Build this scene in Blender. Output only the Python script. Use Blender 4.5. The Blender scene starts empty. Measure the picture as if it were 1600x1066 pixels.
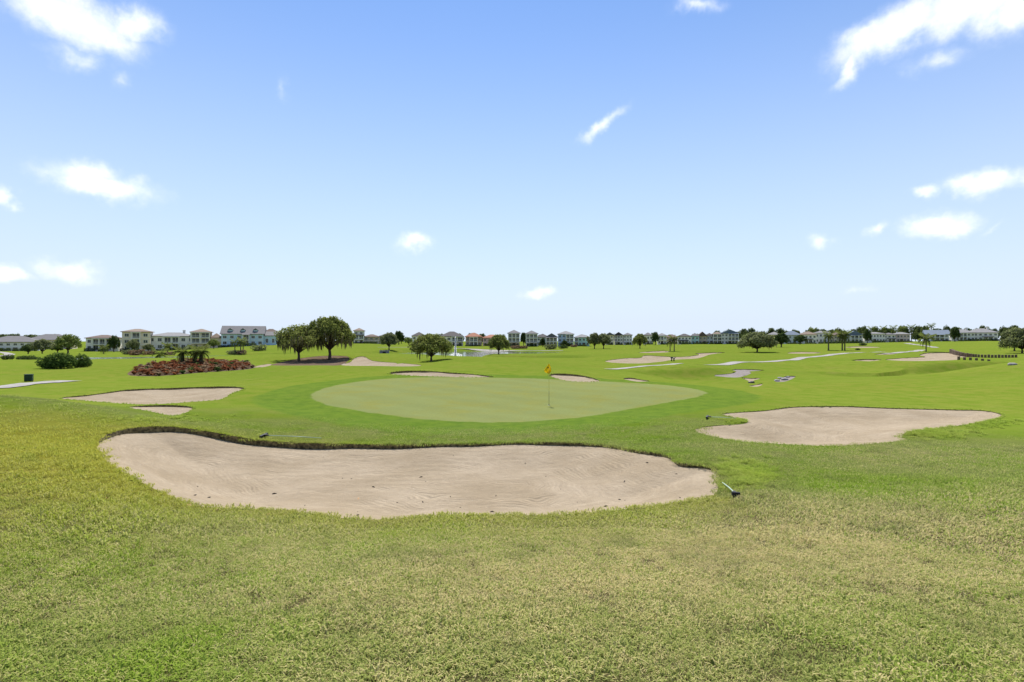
import bpy, math, random
import numpy as np
from mathutils import Vector, Matrix

random.seed(7)
rng = np.random.default_rng(7)
scene = bpy.context.scene
COL = scene.collection
R = math.radians

# ------------------------------------------------------------------ camera, sky, sun, exposure
CAM_H = 3.4          # metres above the level of the putting green
cam_data = bpy.data.cameras.new('camera')
cam = bpy.data.objects.new('camera', cam_data)
COL.objects.link(cam)
cam.location = (0, 0, CAM_H)
cam.rotation_euler = (R(90), 0, 0)
cam_data.sensor_width = 36
cam_data.lens = 18.0
cam_data.clip_start = 0.1
cam_data.clip_end = 9000
scene.camera = cam

SUN_EL, SUN_AZ = 62.0, -6.0      # azimuth clockwise from +Y (the view direction)
scene.view_settings.view_transform = 'Standard'
scene.view_settings.look = 'None'
scene.view_settings.gamma = 1
scene.view_settings.use_curve_mapping = False
scene.view_settings.exposure = 0.97
scene.render.engine = 'CYCLES'
scene.cycles.use_denoising = True
scene.cycles.max_bounces = 6
scene.cycles.diffuse_bounces = 3
scene.cycles.transparent_max_bounces = 8

sun_data = bpy.data.lights.new('sun', 'SUN')
sun_data.energy = 4.6
sun_data.angle = R(0.53)
sun_data.color = (1.0, 0.95, 0.88)
sun = bpy.data.objects.new('sun', sun_data)
COL.objects.link(sun)
sd_ = Vector((math.sin(R(SUN_AZ)) * math.cos(R(SUN_EL)), math.cos(R(SUN_AZ)) * math.cos(R(SUN_EL)), math.sin(R(SUN_EL))))
sun.rotation_euler = (-sd_).to_track_quat('-Z', 'Y').to_euler()
sun.location = (0, 0, 60)


class NT:
    """short-hand for building node trees"""
    def __init__(s, tree):
        s.t = tree
        s.n = tree.nodes
        s.l = tree.links

    def node(s, typ, ins=None, **kw):
        nd = s.n.new(typ)
        for k, v in kw.items():
            setattr(nd, k, v)
        for k, v in (ins or {}).items():
            s.put(nd.inputs[k], v)
        return nd

    def put(s, sock, v):
        if isinstance(v, bpy.types.NodeSocket):
            s.l.new(v, sock)
        elif isinstance(v, bpy.types.Node):
            s.l.new(v.outputs[0], sock)
        else:
            if hasattr(sock.default_value, '__len__') and len(sock.default_value) == 4 and len(v) == 3:
                v = tuple(v) + (1,)
            sock.default_value = v

    def math(s, op, a, b=0.0, c=0.0, clamp=False):
        nd = s.node('ShaderNodeMath', operation=op, use_clamp=clamp)
        s.put(nd.inputs[0], a)
        s.put(nd.inputs[1], b)
        s.put(nd.inputs[2], c)
        return nd.outputs[0]

    def mix(s, f, a, b, blend='MIX'):
        nd = s.node('ShaderNodeMix', data_type='RGBA', blend_type=blend)
        s.put(nd.inputs[0], f)
        s.put(nd.inputs[6], a)
        s.put(nd.inputs[7], b)
        return nd.outputs[2]

    def noise(s, vec, scale, detail=4, rough=0.55, dist=0.0):
        nd = s.node('ShaderNodeTexNoise', {'Scale': scale, 'Detail': detail, 'Roughness': rough, 'Distortion': dist})
        s.put(nd.inputs['Vector'], vec)
        return nd.outputs[0]

    def ramp(s, v, lo, hi, a=0.0, b=1.0, smooth=True):
        nd = s.node('ShaderNodeMapRange', {'Value': v, 'From Min': lo, 'From Max': hi, 'To Min': a, 'To Max': b})
        nd.interpolation_type = 'SMOOTHSTEP' if smooth else 'LINEAR'
        return nd.outputs[0]

    def attr(s, name, typ='GEOMETRY'):
        return s.node('ShaderNodeAttribute', attribute_name=name, attribute_type=typ).outputs['Fac']


# sky: physical sky with small fair-weather cumulus far away, all the way round
world = bpy.data.worlds.new('World')
scene.world = world
world.use_nodes = True
w = NT(world.node_tree)
w.n.clear()
sky = w.node('ShaderNodeTexSky', sky_type='NISHITA')
sky.sun_disc = False
sky.sun_elevation = R(SUN_EL)
sky.sun_rotation = R(SUN_AZ)
sky.altitude = 0
sky.air_density = 1.0
sky.dust_density = 0.1
sky.ozone_density = 3.0
tc = w.node('ShaderNodeTexCoord')
sep = w.node('ShaderNodeSeparateXYZ', {0: tc.outputs['Generated']})
az = w.math('ARCTAN2', sep.outputs[0], sep.outputs[1])
el = w.math('ARCSINE', sep.outputs[2])
ang = w.node('ShaderNodeCombineXYZ', {0: az, 1: el}).outputs[0]
nz = w.node('ShaderNodeTexNoise', {'Vector': ang, 'Scale': 16.0, 'Detail': 4.0, 'Roughness': 0.6})
off = w.node('ShaderNodeVectorMath', {0: nz.outputs['Color'], 1: (0.5, 0.5, 0.5)}, operation='SUBTRACT')
off = w.node('ShaderNodeVectorMath', {0: off, 1: (0.07, 0.05, 0)}, operation='MULTIPLY')
angd = w.node('ShaderNodeVectorMath', {0: ang, 1: off}, operation='ADD').outputs[0]
# centre azimuth / elevation, half width / half height (degrees), tilt, density
CLOUDS = [(-40.8, 25.7, 5.2, 2.3, -8, 1.0), (-36.6, 26.5, 3.0, 1.6, 8, .85), (-40.4, 22.8, 2.6, 1.1, 6, .55), (-37.5, 21.8, .9, 1.0, 0, .42),
          (-44.7, 11.3, .9, .8, 0, .9), (-38.8, 13.4, 4.3, 1.35, -2, 1.0), (-39.3, 14.4, 2.2, 1.1, 0, .9),
          (-40.9, 6.1, 2.3, .95, 0, .9), (-44.5, 5.2, 1.5, .75, 0, .85), (-10.9, 10.7, 2.1, 1.0, 14, .85),
          (2.9, 5.4, 1.9, .75, 6, .8), (10.0, 22.6, 3.4, .75, 27, .68),
          (37.0, 26.0, 5.6, 1.9, 12, 1.0), (41.5, 26.2, 4.6, 2.2, 0, 1.0), (44.5, 25.0, 3.0, 2.0, 0, .9), (33.5, 24.1, 2.2, 1.0, 40, .8), (40.0, 22.9, 3.0, 1.0, -5, .55),
          (42.8, 12.9, 2.6, 1.1, -6, 1.0), (39.1, 12.8, 1.2, .75, 0, .9), (39.7, 10.0, 2.6, 1.15, 5, 1.0),
          (35.1, 10.2, 1.5, .55, 14, .62), (31.0, 9.6, 1.2, .7, 8, .68), (20.0, 31.5, 2.8, .9, -6, .62), (-23.7, 24.2, .9, 1.4, 0, .38),
          (34.3, 4.6, 2.0, .4, 8, .4), (42.8, 9.2, 1.2, .35, 25, .4)]
rc = random.Random(3)
for k in range(14):        # the same kind of cloud goes on round the rest of the sky
    CLOUDS.append((rc.choice([-1, 1]) * rc.uniform(56, 178), rc.uniform(5, 32), rc.uniform(2, 5.5), rc.uniform(.8, 2.1), rc.uniform(-12, 12), rc.uniform(.6, 1)))
acc = None
for (ca, ce, hw, hh, tilt, dens) in CLOUDS:
    mp = w.node('ShaderNodeMapping', vector_type='TEXTURE')
    w.put(mp.inputs['Vector'], angd)
    mp.inputs['Location'].default_value = (R(ca), R(ce), 0)
    mp.inputs['Rotation'].default_value = (0, 0, R(tilt))
    mp.inputs['Scale'].default_value = (R(hw), R(hh), 1)
    ln = w.node('ShaderNodeVectorMath', {0: mp.outputs[0]}, operation='LENGTH').outputs['Value']
    m = w.ramp(ln, 1.5, 0.15, 0, dens, smooth=False)
    acc = m if acc is None else w.math('MAXIMUM', acc, m)
puff = w.noise(ang, 38, 5, .62)
cov = w.math('ADD', acc, w.math('MULTIPLY', w.math('SUBTRACT', puff, .5), .75))
cov = w.math('MULTIPLY', w.ramp(cov, .0, 1.0), w.ramp(acc, 0.0, .75))
ctint = w.mix(w.ramp(puff, .35, .65), (6.2, 6.5, 6.9), (6.6, 6.65, 6.7))
# humid air whitens the sky towards the horizon
haze_f = w.math('POWER', w.ramp(el, R(37), R(2), 0, 1, smooth=False), 1.45)
skyt = w.mix(1.0, sky.outputs[0], (.70, .80, .92), blend='MULTIPLY')
clear = w.mix(w.math('MULTIPLY', haze_f, .99), skyt, (3.85, 4.38, 5.15))
cloudy = w.mix(w.math('MULTIPLY', cov, .86), clear, ctint)
bg0 = w.node('ShaderNodeBackground', {'Color': clear, 'Strength': 0.1})
bg1 = w.node('ShaderNodeBackground', {'Color': cloudy, 'Strength': 0.1})
band = w.math('MULTIPLY', w.math('GREATER_THAN', el, R(1.5)), w.math('LESS_THAN', el, R(38)))
mxw = w.node('ShaderNodeMixShader', {0: band, 1: bg0.outputs[0], 2: bg1.outputs[0]})
wo = w.node('ShaderNodeOutputWorld', {'Surface': mxw.outputs[0]})

# ------------------------------------------------------------------ ground relief
F = 800.0


def cpt(u, v, d):          # surveyed point: bearing, drop below eye level, depth -> ground position
    return ((u - 800) / F * d, d, CAM_H - (v - 533) * d / F)


CTRL = [cpt(*p) for p in [
    (0, 1066, 2.7), (400, 1066, 2.65), (800, 1066, 2.6), (1200, 1066, 2.6), (1600, 1066, 2.6),
    (0, 800, 6.1), (0, 700, 9.3), (0, 640, 14), (0, 617, 17), (100, 627, 17.5), (0, 607, 36),
    (200, 1000, 3.3), (200, 900, 4.8), (200, 800, 7.2), (190, 737, 10), (150, 697, 12.6), (200, 668, 15.5), (200, 650, 18),
    (270, 648, 21), (250, 634, 24.5), (400, 1000, 3.2), (400, 900, 4.9), (400, 850, 6.4), (290, 790, 9.3),
    (420, 688, 17), (330, 676, 16.8), (270, 667, 16.3), (420, 660, 20.5), (350, 640, 23), (450, 630, 27),
    (560, 812, 8.4), (560, 900, 4.7), (800, 805, 8.6), (800, 950, 3.9), (800, 870, 5.8),
    (640, 694, 17), (860, 692, 17), (960, 696, 16.3), (1040, 710, 14), (1122, 735, 12), (1120, 778, 9.8), (1000, 795, 9),
    (1200, 1000, 3.2), (1200, 900, 4.9), (1200, 820, 7.2), (1200, 775, 9), (1250, 740, 12), (1200, 700, 14.8),
    (1400, 780, 8.8), (1400, 735, 12.2), (1600, 1000, 3.2), (1600, 900, 5), (1600, 800, 7.5), (1600, 765, 9.4), (1600, 720, 12.8), (1600, 680, 17.5), (1600, 640, 25),
    (1085, 672, 18.5), (1135, 648, 22.5), (1250, 636, 25.5), (1400, 637, 25.5), (1565, 648, 23), (1420, 683, 17.5), (1300, 697, 15.6), (1180, 690, 16.5),
    (858, 634, 26.8), (800, 660, 21.5), (640, 655, 22.3), (485, 620, 29), (640, 589, 42), (800, 590, 41.5), (1000, 600, 36), (1100, 612, 31.5), (1000, 640, 25.5),
    (690, 580, 47), (620, 586, 44), (770, 589, 43.5), (860, 585, 46), (900, 597, 41), (937, 595, 41.5), (730, 572, 60), (677, 569, 69), (677, 561.5, 82), (640, 566, 74), (705, 566, 74), (860, 566, 75), (740, 560, 100),
    (60, 600, 38), (45, 596, 46), (102, 577, 64), (0, 577, 64), (290, 586, 55), (300, 565, 70), (200, 584, 57), (397, 575, 62), (150, 600, 42), (400, 600, 40),
    (95, 622, 29.5), (240, 632, 25.5), (360, 622, 28.5), (380, 606, 34), (250, 607, 35.5), (150, 613, 32.5),
    (425, 571, 79), (516, 571, 80), (516, 563, 95), (516, 556, 102), (467, 564, 93), (470, 560, 98), (600, 572, 80), (660, 571, 80), (550, 558, 98), (500, 590, 45), (450, 580, 58), (560, 580, 55),
    (975, 592, 46), (1013, 596, 44), (1000, 605, 37), (1000, 568, 90), (1100, 553, 125), (950, 565, 95), (960, 578, 68), (1010, 573, 75), (1060, 568, 84), (1070, 570.8, 65), (1080, 589, 60), (990, 578.5, 61), (1120, 579, 63), (1030, 586, 58),
    (1130, 587, 59), (1150, 586, 59), (1180, 577, 72), (1180, 603, 40), (1300, 600, 41), (1400, 597, 43), (1480, 586, 48), (1600, 563, 52), (1220, 589, 50),
    (1480, 584, 72), (1480, 566.5, 77), (1560, 566, 80), (1450, 563, 88), (1450, 550, 124), (1300, 590, 58), (1300, 575, 78), (1300, 560, 108), (1330, 553, 132), (1230, 562, 105), (1600, 556, 120), (1600, 547, 165),
    (1183, 551, 150), (1050, 549.5, 160), (1000, 544.5, 195), (1000, 538.5, 330), (1150, 537.5, 340), (1300, 537, 340), (1500, 533, 330), (1380, 535, 335),
    (930, 545.5, 205), (870, 541.5, 265), (800, 542, 255), (740, 541, 262), (650, 540.5, 280), (560, 537, 290), (610, 538, 270), (570, 545, 190), (380, 541, 240), (300, 546, 235), (205, 549, 230), (100, 548.5, 225), (10, 549, 225),
    (380, 551, 180), (950, 551, 150), (800, 551.5, 190)]]
CTRL += [(x, y, z) for x, y, z in [(0, 0, 1.78), (0, -4, 1.85), (-6, -2, 1.7), (6, -2, 1.7), (-14, 2, 1.8), (14, 2, 1.4), (-30, -10, 1.6), (30, -10, 1.2), (-40, 12, 1.2), (40, 14, .6),
                                  (51, 60, -.9), (-90, 40, -.2), (95, 45, .5), (-200, 100, -.6), (230, 120, 1.5), (0, -80, 1.5), (-400, -200, 1), (400, -200, 1),
                                  (-600, 500, -.5), (0, 600, 1.4), (500, 600, 3.0), (-2000, 2500, 0), (0, 3000, 0), (2000, 2500, 1)]]
CTRL = np.array(CTRL)


def warp(x, y):
    r = np.hypot(x, y)
    th = np.arctan2(x, y)
    return np.stack([th, 0.8 * np.log(r + 1.5)], -1)


CW = warp(CTRL[:, 0], CTRL[:, 1])
MQ = 0.06


def kern(a, b):
    d2 = ((a[:, None, :] - b[None, :, :]) ** 2).sum(-1)
    return np.sqrt(d2 + MQ * MQ)


_K = kern(CW, CW)
_K[np.diag_indices(len(CW))] -= 0.004
_n = len(CW)
_A = np.zeros((_n + 1, _n + 1))
_A[:_n, :_n] = _K
_A[:_n, _n] = 1
_A[_n, :_n] = 1
WTS = np.linalg.solve(_A, np.append(CTRL[:, 2], 0))


def sstep(a, b, v):
    k = np.clip((v - a) / (b - a), 0, 1)
    return k * k * (3 - 2 * k)


def bank(x, y, x0, x1, yb, hgt, wid):
    """a mown bank: the ground sinks gently, then climbs steeply across the line y = yb"""
    m = sstep(x0 - 4, x0 + (x1 - x0) * .4, x) * (1 - sstep(x1 - (x1 - x0) * .3, x1, x))
    return hgt * m * (sstep(yb - wid / 2, yb + wid / 2, y) - sstep(yb - 15, yb - wid / 2 - 1, y))


def relief(x, y):
    x = np.atleast_1d(np.asarray(x, float))
    y = np.atleast_1d(np.asarray(y, float))
    out = np.empty(len(x))
    p = warp(x, y)
    for i in range(0, len(x), 20000):
        out[i:i + 20000] = kern(p[i:i + 20000], CW) @ WTS[:-1] + WTS[-1]
    r = np.hypot(x, y)
    roll = np.sin(x * .9 + 1.3 * np.sin(y * .37)) * np.sin(y * .8 + .9 * np.sin(x * .31)) * .018 + np.sin(x * 2.3 + y * 1.1) * np.sin(y * 2.6 - x * .7) * .008
    swell = (np.sin(x * .21 + 1.7 * np.sin(y * .07)) * np.sin(y * .17 + 1.1 * np.sin(x * .09 + 1)) * .16 + np.sin(x * .43 - y * .2) * np.sin(y * .39 + x * .15 + 2) * .07) * np.clip((r - 34) / 25, 0, 1) * np.clip(260 / (r + 1), .2, 1) * (.25 + .6 * np.clip((x - 8) / 20, 0, 1))
    swell = swell + bank(x, y, 57, 80, 76.5, 1.15, 2.6) + bank(x, y, 13, 29, 62.5 + .03 * (x - 20) ** 2, .55, 2.6)
    return out + swell + roll * np.clip(r / 4, .3, 1) * np.clip(60 / (r + 1), .3, 1)


def inpoly(px, py, poly):
    inside = np.zeros(len(px), bool)
    j = len(poly) - 1
    for i in range(len(poly)):
        xi, yi = poly[i]
        xj, yj = poly[j]
        if yi != yj:
            c = ((yi > py) != (yj > py)) & (px < (xj - xi) * (py - yi) / (yj - yi) + xi)
            inside ^= c
        j = i
    return inside


def nearest(px, py, poly):
    """distance to and nearest point on a closed outline"""
    best = np.full(len(px), 1e18)
    nx = np.zeros(len(px))
    ny = np.zeros(len(px))
    a = poly
    b = np.roll(poly, -1, 0)
    for (ax, ay), (bx, by) in zip(a, b):
        dx, dy = bx - ax, by - ay
        L = dx * dx + dy * dy + 1e-18
        t = np.clip(((px - ax) * dx + (py - ay) * dy) / L, 0, 1)
        qx, qy = ax + t * dx, ay + t * dy
        d = (px - qx) ** 2 + (py - qy) ** 2
        m = d < best
        best[m] = d[m]
        nx[m] = qx[m]
        ny[m] = qy[m]
    return np.sqrt(best), nx, ny


def sdist(px, py, poly):        # > 0 inside
    d, _, _ = nearest(px, py, poly)
    return np.where(inpoly(px, py, poly), d, -d)


def spline(pts, closed=True, seg=8):
    P = np.array(pts, float)
    n = len(P)
    out = []
    rngi = range(n) if closed else range(n - 1)
    for i in rngi:
        if closed:
            p0, p1, p2, p3 = P[(i - 1) % n], P[i], P[(i + 1) % n], P[(i + 2) % n]
        else:
            p0, p1, p2, p3 = P[max(i - 1, 0)], P[i], P[i + 1], P[min(i + 2, n - 1)]
        for k in range(seg):
            t = k / seg
            out.append(.5 * ((2 * p1) + (-p0 + p2) * t + (2 * p0 - 5 * p1 + 4 * p2 - p3) * t * t + (-p0 + 3 * p1 - 3 * p2 + p3) * t ** 3))
    if not closed:
        out.append(P[-1])
    return np.array(out)


_T = np.exp(np.linspace(math.log(1.5), math.log(900), 700))


def land(pts):
    """where sight lines given as (bearing, drop) meet the ground: plan positions"""
    pts = np.atleast_2d(np.asarray(pts, float))
    out = []
    for (u, v) in pts:
        X = (u - 800) / F * _T
        Z = CAM_H - (v - 533) * _T / F
        h = relief(X, _T)
        below = np.nonzero(Z <= h)[0]
        if len(below) == 0 or below[0] == 0:
            d = _T[-1]
        else:
            k = below[0]
            g0, g1 = Z[k - 1] - h[k - 1], Z[k] - h[k]
            d = _T[k - 1] + (_T[k] - _T[k - 1]) * g0 / (g0 - g1)
        out.append(((u - 800) / F * d, d))
    return np.array(out)


def gz(x, y):
    return float(relief([x], [y])[0])

# ------------------------------------------------------------------ helpers for objects
def tag(o, label=None, cat=None, group=None, kind=None):
    if label:
        o['label'] = label
    if cat:
        o['category'] = cat
    if group:
        o['group'] = group
    if kind:
        o['kind'] = kind
    return o


def np_mesh(name, verts, faces, smooth=True):
    """mesh from arrays; faces is a list of (k x n) arrays of equal-sided polygons"""
    me = bpy.data.meshes.new(name)
    verts = np.asarray(verts, np.float32)
    me.vertices.add(len(verts))
    me.vertices.foreach_set('co', verts.ravel())
    faces = [np.asarray(f, np.int32) for f in faces if len(f)]
    nl = sum(f.size for f in faces)
    me.loops.add(nl)
    me.loops.foreach_set('vertex_index', np.concatenate([f.ravel() for f in faces]))
    starts, tot = [], 0
    for f in faces:
        starts.append(tot + np.arange(len(f)) * f.shape[1])
        tot += f.size
    starts = np.concatenate(starts).astype(np.int32)
    me.polygons.add(len(starts))
    me.polygons.foreach_set('loop_start', starts)
    if smooth:
        me.polygons.foreach_set('use_smooth', np.ones(len(starts), bool))
    me.update(calc_edges=True)
    return me


def vattr(me, name, vals):
    a = me.attributes.new(name, 'FLOAT', 'POINT')
    a.data.foreach_set('value', np.asarray(vals, np.float32))


class MB:
    """collects simple shapes into one mesh"""
    def __init__(s):
        s.v = []
        s.f = []
        s.mi = []
        s.m = 0

    def add(s, vs, fs):
        o = len(s.v)
        s.v += [tuple(p) for p in vs]
        s.f += [tuple(i + o for i in f) for f in fs]
        s.mi += [s.m] * len(fs)

    def box(s, x0, x1, y0, y1, z0, z1):
        s.add([(x0, y0, z0), (x1, y0, z0), (x1, y1, z0), (x0, y1, z0), (x0, y0, z1), (x1, y0, z1), (x1, y1, z1), (x0, y1, z1)],
              [(0, 3, 2, 1), (4, 5, 6, 7), (0, 1, 5, 4), (1, 2, 6, 5), (2, 3, 7, 6), (3, 0, 4, 7)])

    def tube(s, pts, rad, sides=7, caps=True):
        pts = [Vector(p) for p in pts]
        if not hasattr(rad, '__len__'):
            rad = [rad] * len(pts)
        vs, fs = [], []
        n = len(pts)
        for i, p in enumerate(pts):
            t = (pts[min(i + 1, n - 1)] - pts[max(i - 1, 0)]).normalized()
            a = t.orthogonal().normalized() if abs(t.z) < .9 else Vector((1, 0, 0)).cross(t).normalized()
            b = t.cross(a)
            for k in range(sides):
                an = 2 * math.pi * k / sides
                vs.append(p + (a * math.cos(an) + b * math.sin(an)) * rad[i])
        for i in range(n - 1):
            for k in range(sides):
                k2 = (k + 1) % sides
                fs.append((i * sides + k, i * sides + k2, (i + 1) * sides + k2, (i + 1) * sides + k))
        if caps:
            fs.append(tuple(range(sides))[::-1])
            fs.append(tuple((n - 1) * sides + k for k in range(sides)))
        s.add(vs, fs)

    def mesh(s, name, mats, smooth=False):
        me = bpy.data.meshes.new(name)
        me.from_pydata(s.v, [], s.f)
        for m in (mats if isinstance(mats, (list, tuple)) else [mats]):
            me.materials.append(m)
        me.polygons.foreach_set('material_index', s.mi)
        if smooth:
            me.polygons.foreach_set('use_smooth', [True] * len(me.polygons))
        me.update()
        return me

    def build(s, name, mats, parent=None, smooth=False):
        return obj(name, s.mesh(name, mats, smooth), parent)


def obj(name, me, parent=None, loc=None, rot=None, scale=None):
    o = bpy.data.objects.new(name, me)
    COL.objects.link(o)
    if parent:
        o.parent = parent
    if loc is not None:
        o.location = loc
    if rot is not None:
        o.rotation_euler = rot
    if scale is not None:
        o.scale = scale if hasattr(scale, '__len__') else (scale,) * 3
    return o


def empty(name, loc, rz=0.0, scale=1.0):
    o = bpy.data.objects.new(name, None)
    COL.objects.link(o)
    o.location = loc
    o.rotation_euler = (0, 0, rz)
    o.scale = (scale,) * 3
    o.empty_display_size = .2
    return o


# ------------------------------------------------------------------ materials
def new_mat(name):
    m = bpy.data.materials.new(name)
    m.use_nodes = True
    t = NT(m.node_tree)
    t.n.clear()
    t.out = t.node('ShaderNodeOutputMaterial')
    t.pos = None
    return m, t


def geo_pos(t):
    return t.node('ShaderNodeNewGeometry').outputs['Position']


def plain(name, col, rough=.7, var=.12, scale=3.0, metal=0.0, spec=.3, bump=0.0):
    m, t = new_mat(name)
    p = t.node('ShaderNodeTexCoord').outputs['Object']
    n = t.noise(p, scale, 5, .6)
    dark = tuple(c * (1 - var * 1.6) for c in col)
    lite = tuple(min(1, c * (1 + var)) for c in col)
    c = t.mix(t.ramp(n, .3, .7), dark, lite)
    b = t.node('ShaderNodeBsdfPrincipled', {'Base Color': c, 'Roughness': rough, 'Metallic': metal, 'Specular IOR Level': spec})
    if bump:
        bp = t.node('ShaderNodeBump', {'Height': t.noise(p, scale * 6, 3), 'Strength': bump, 'Distance': .02})
        t.put(b.inputs['Normal'], bp.outputs[0])
    t.put(t.out.inputs[0], b.outputs[0])
    return m


FAIR = (.170, .210, .030)
LUSH = (.100, .158, .014)
ROUGH = (.138, .158, .046)
DRY = (.300, .240, .140)
GREEN = (.200, .226, .080)


def turf_colour(t, dry, fair, gold):
    """grass colour by species, mowing and parching, plus relief shade painted into the fairway"""
    p = geo_pos(t)
    n1 = t.noise(p, .35, 4, .6)
    n2 = t.noise(p, 2.6, 5, .65)
    n3 = t.noise(p, 14, 4, .7)
    n4 = t.noise(p, 1.1, 4, .6)
    d = t.math('ADD', dry, t.math('MULTIPLY', t.math('SUBTRACT', n2, .5), 1.1))
    d = t.math('ADD', d, t.math('MULTIPLY', t.math('SUBTRACT', n3, .5), .8))
    d = t.ramp(d, .15, .95)
    rough = t.mix(t.ramp(n1, .35, .65), LUSH, ROUGH)
    rough = t.mix(t.math('MULTIPLY', gold, t.ramp(n2, .25, .6, .55, 1)), rough, (.205, .195, .026))
    rough = t.mix(t.math('MULTIPLY', d, t.math('SUBTRACT', 1.0, t.math('MULTIPLY', gold, .6))), rough, DRY)
    rough = t.mix(t.math('MULTIPLY', t.ramp(n4, .52, .72, 0, .5), t.math('SUBTRACT', 1.0, t.math('MULTIPLY', gold, .8))), rough, (.075, .085, .030))
    fa = t.mix(t.ramp(t.noise(p, .12, 4, .6), .35, .65), FAIR, (.180, .200, .032))
    fa = t.mix(t.ramp(t.noise(p, .045, 5, .62), .42, .62, 0, .5), fa, (.118, .175, .022))  # broad dark mottle, partly standing in for shade on rolling ground
    fa = t.mix(t.ramp(t.noise(p, .22, 5, .7), .55, .75, 0, .6), fa, (.205, .190, .055))
    fa = t.mix(t.ramp(t.noise(p, .9, 4, .65), .35, .7), fa, (.125, .185, .018))
    return t.mix(fair, rough, fa), n3


m_turf, t = new_mat('turf')
dry, fair, sdg = t.attr('dry'), t.attr('fair'), t.attr('sd_green')
col, n3 = turf_colour(t, dry, fair, t.attr('gold'))
p = geo_pos(t)
edge = t.math('ADD', sdg, t.math('MULTIPLY', t.math('SUBTRACT', t.noise(p, 1.1, 3), .5), .5))
collar = t.ramp(edge, -3.2, -2.7)
ccol = t.mix(t.ramp(t.noise(p, 1.6, 5, .7), .35, .7), (.120, .185, .024), (.078, .140, .020))
col = t.mix(t.math('MULTIPLY', collar, .8), col, ccol)
stripe = t.node('ShaderNodeTexWave', {'Vector': p, 'Scale': .16, 'Distortion': 1.2, 'Detail': 2.0, 'Detail Scale': .6}, wave_type='BANDS', bands_direction='DIAGONAL').outputs['Fac']
grn = t.mix(t.math('MULTIPLY', t.ramp(stripe, .1, .9), t.noise(p, .25, 3)), GREEN, tuple(c * .9 for c in GREEN))
grn = t.mix(t.ramp(t.noise(p, .5, 5, .65), .4, .75), grn, (.210, .215, .060))
col = t.mix(t.ramp(edge, -.12, .12), col, grn)
short = t.math('MAXIMUM', t.ramp(edge, -3, -2.5), fair)
col = t.mix(t.math('MULTIPLY', t.ramp(n3, .35, .7), t.ramp(short, 0, 1, .5, .26)), col, t.mix(.5, col, (.02, .03, .006)))
col = t.mix(t.math('MULTIPLY', t.attr('thatch'), .85), col, (.050, .042, .018))
bs = t.node('ShaderNodeBsdfDiffuse', {'Color': col, 'Roughness': .5})
h = t.math('MULTIPLY', t.math('ADD', t.noise(p, 18, 5, .7), t.math('MULTIPLY', t.noise(p, 4, 3), .8)), t.ramp(short, 0, 1, 1, .4))
bp = t.node('ShaderNodeBump', {'Height': h, 'Strength': .8, 'Distance': .05})
t.put(bs.inputs['Normal'], bp.outputs[0])
t.put(t.out.inputs[0], bs.outputs[0])

m_blade, t = new_mat('grass_blade')
dry, fair = t.attr('dry', 'INSTANCER'), t.attr('fair', 'INSTANCER')
tint = t.attr('tint')
col, n3 = turf_colour(t, t.math('ADD', dry, t.math('MULTIPLY', t.math('SUBTRACT', tint, .5), 1.5)), fair, t.attr('gold', 'INSTANCER'))
col = t.mix(t.ramp(tint, .0, 1, 0, .45), col, t.mix(.5, col, (.20, .26, .03)))
col = t.mix(1.0, col, (2.1, 2.05, 2.05), blend='MULTIPLY')      # single leaves are lighter than the shaded sward as a whole
df = t.node('ShaderNodeBsdfDiffuse', {'Color': col, 'Roughness': .3})
tr = t.node('ShaderNodeBsdfTranslucent', {'Color': t.mix(.35, col, (.36, .44, .11))})
mx = t.node('ShaderNodeMixShader', {0: .40, 1: df.outputs[0], 2: tr.outputs[0]})
t.put(t.out.inputs[0], mx.outputs[0])

m_soil = plain('sod_edge', (.125, .105, .050), .95, .5, 9, bump=.6)


def sand_mat(name, ca, cb, wet_shade):
    m, t = new_mat(name)
    p = geo_pos(t)
    sdb = t.attr('sd_edge')
    n1 = t.noise(p, .45, 5, .6)
    n2 = t.noise(p, 7, 5, .7)
    col = t.mix(t.ramp(n1, .3, .7), ca, cb)
    wob = t.math('ADD', sdb, t.math('MULTIPLY', t.noise(p, .35, 3), 1.6))
    f1 = t.math('SINE', t.math('MULTIPLY', wob, 6.283 / .42))
    f2 = t.math('SINE', t.math('MULTIPLY', wob, 6.283 / .11))
    brk = t.ramp(t.noise(p, .8, 3), .35, .6)
    fur = t.math('MULTIPLY', t.math('ADD', t.math('MULTIPLY', f1, .6), t.math('MULTIPLY', f2, .4)), brk)
    col = t.mix(t.ramp(t.math('ADD', t.math('MULTIPLY', fur, .16), n2), .22, .9), t.mix(.35, col, wet_shade), col)  # moist sand tone; it also paints shade into the rake furrows
    spk = t.ramp(t.noise(p, 46, 2, .5), .70, .76)
    col = t.mix(t.math('MULTIPLY', spk, .55), col, (.07, .055, .04))
    b = t.node('ShaderNodeBsdfDiffuse', {'Color': col, 'Roughness': .6})
    hh = t.math('ADD', t.math('MULTIPLY', fur, .22), t.math('ADD', t.math('MULTIPLY', n2, 1.0), t.math('MULTIPLY', t.noise(p, 40, 3), .4)))
    bp = t.node('ShaderNodeBump', {'Height': hh, 'Strength': .75, 'Distance': .05})
    t.put(b.inputs['Normal'], bp.outputs[0])
    t.put(t.out.inputs[0], b.outputs[0])
    return m


m_sand = sand_mat('bunker_sand', (.335, .268, .180), (.425, .348, .248), (.195, .152, .100))
m_gravel = sand_mat('grey_gravel', (.27, .235, .21), (.34, .30, .27), (.14, .12, .10))
m_mulch = sand_mat('pine_mulch', (.15, .105, .070), (.21, .155, .105), (.06, .04, .025))

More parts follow.
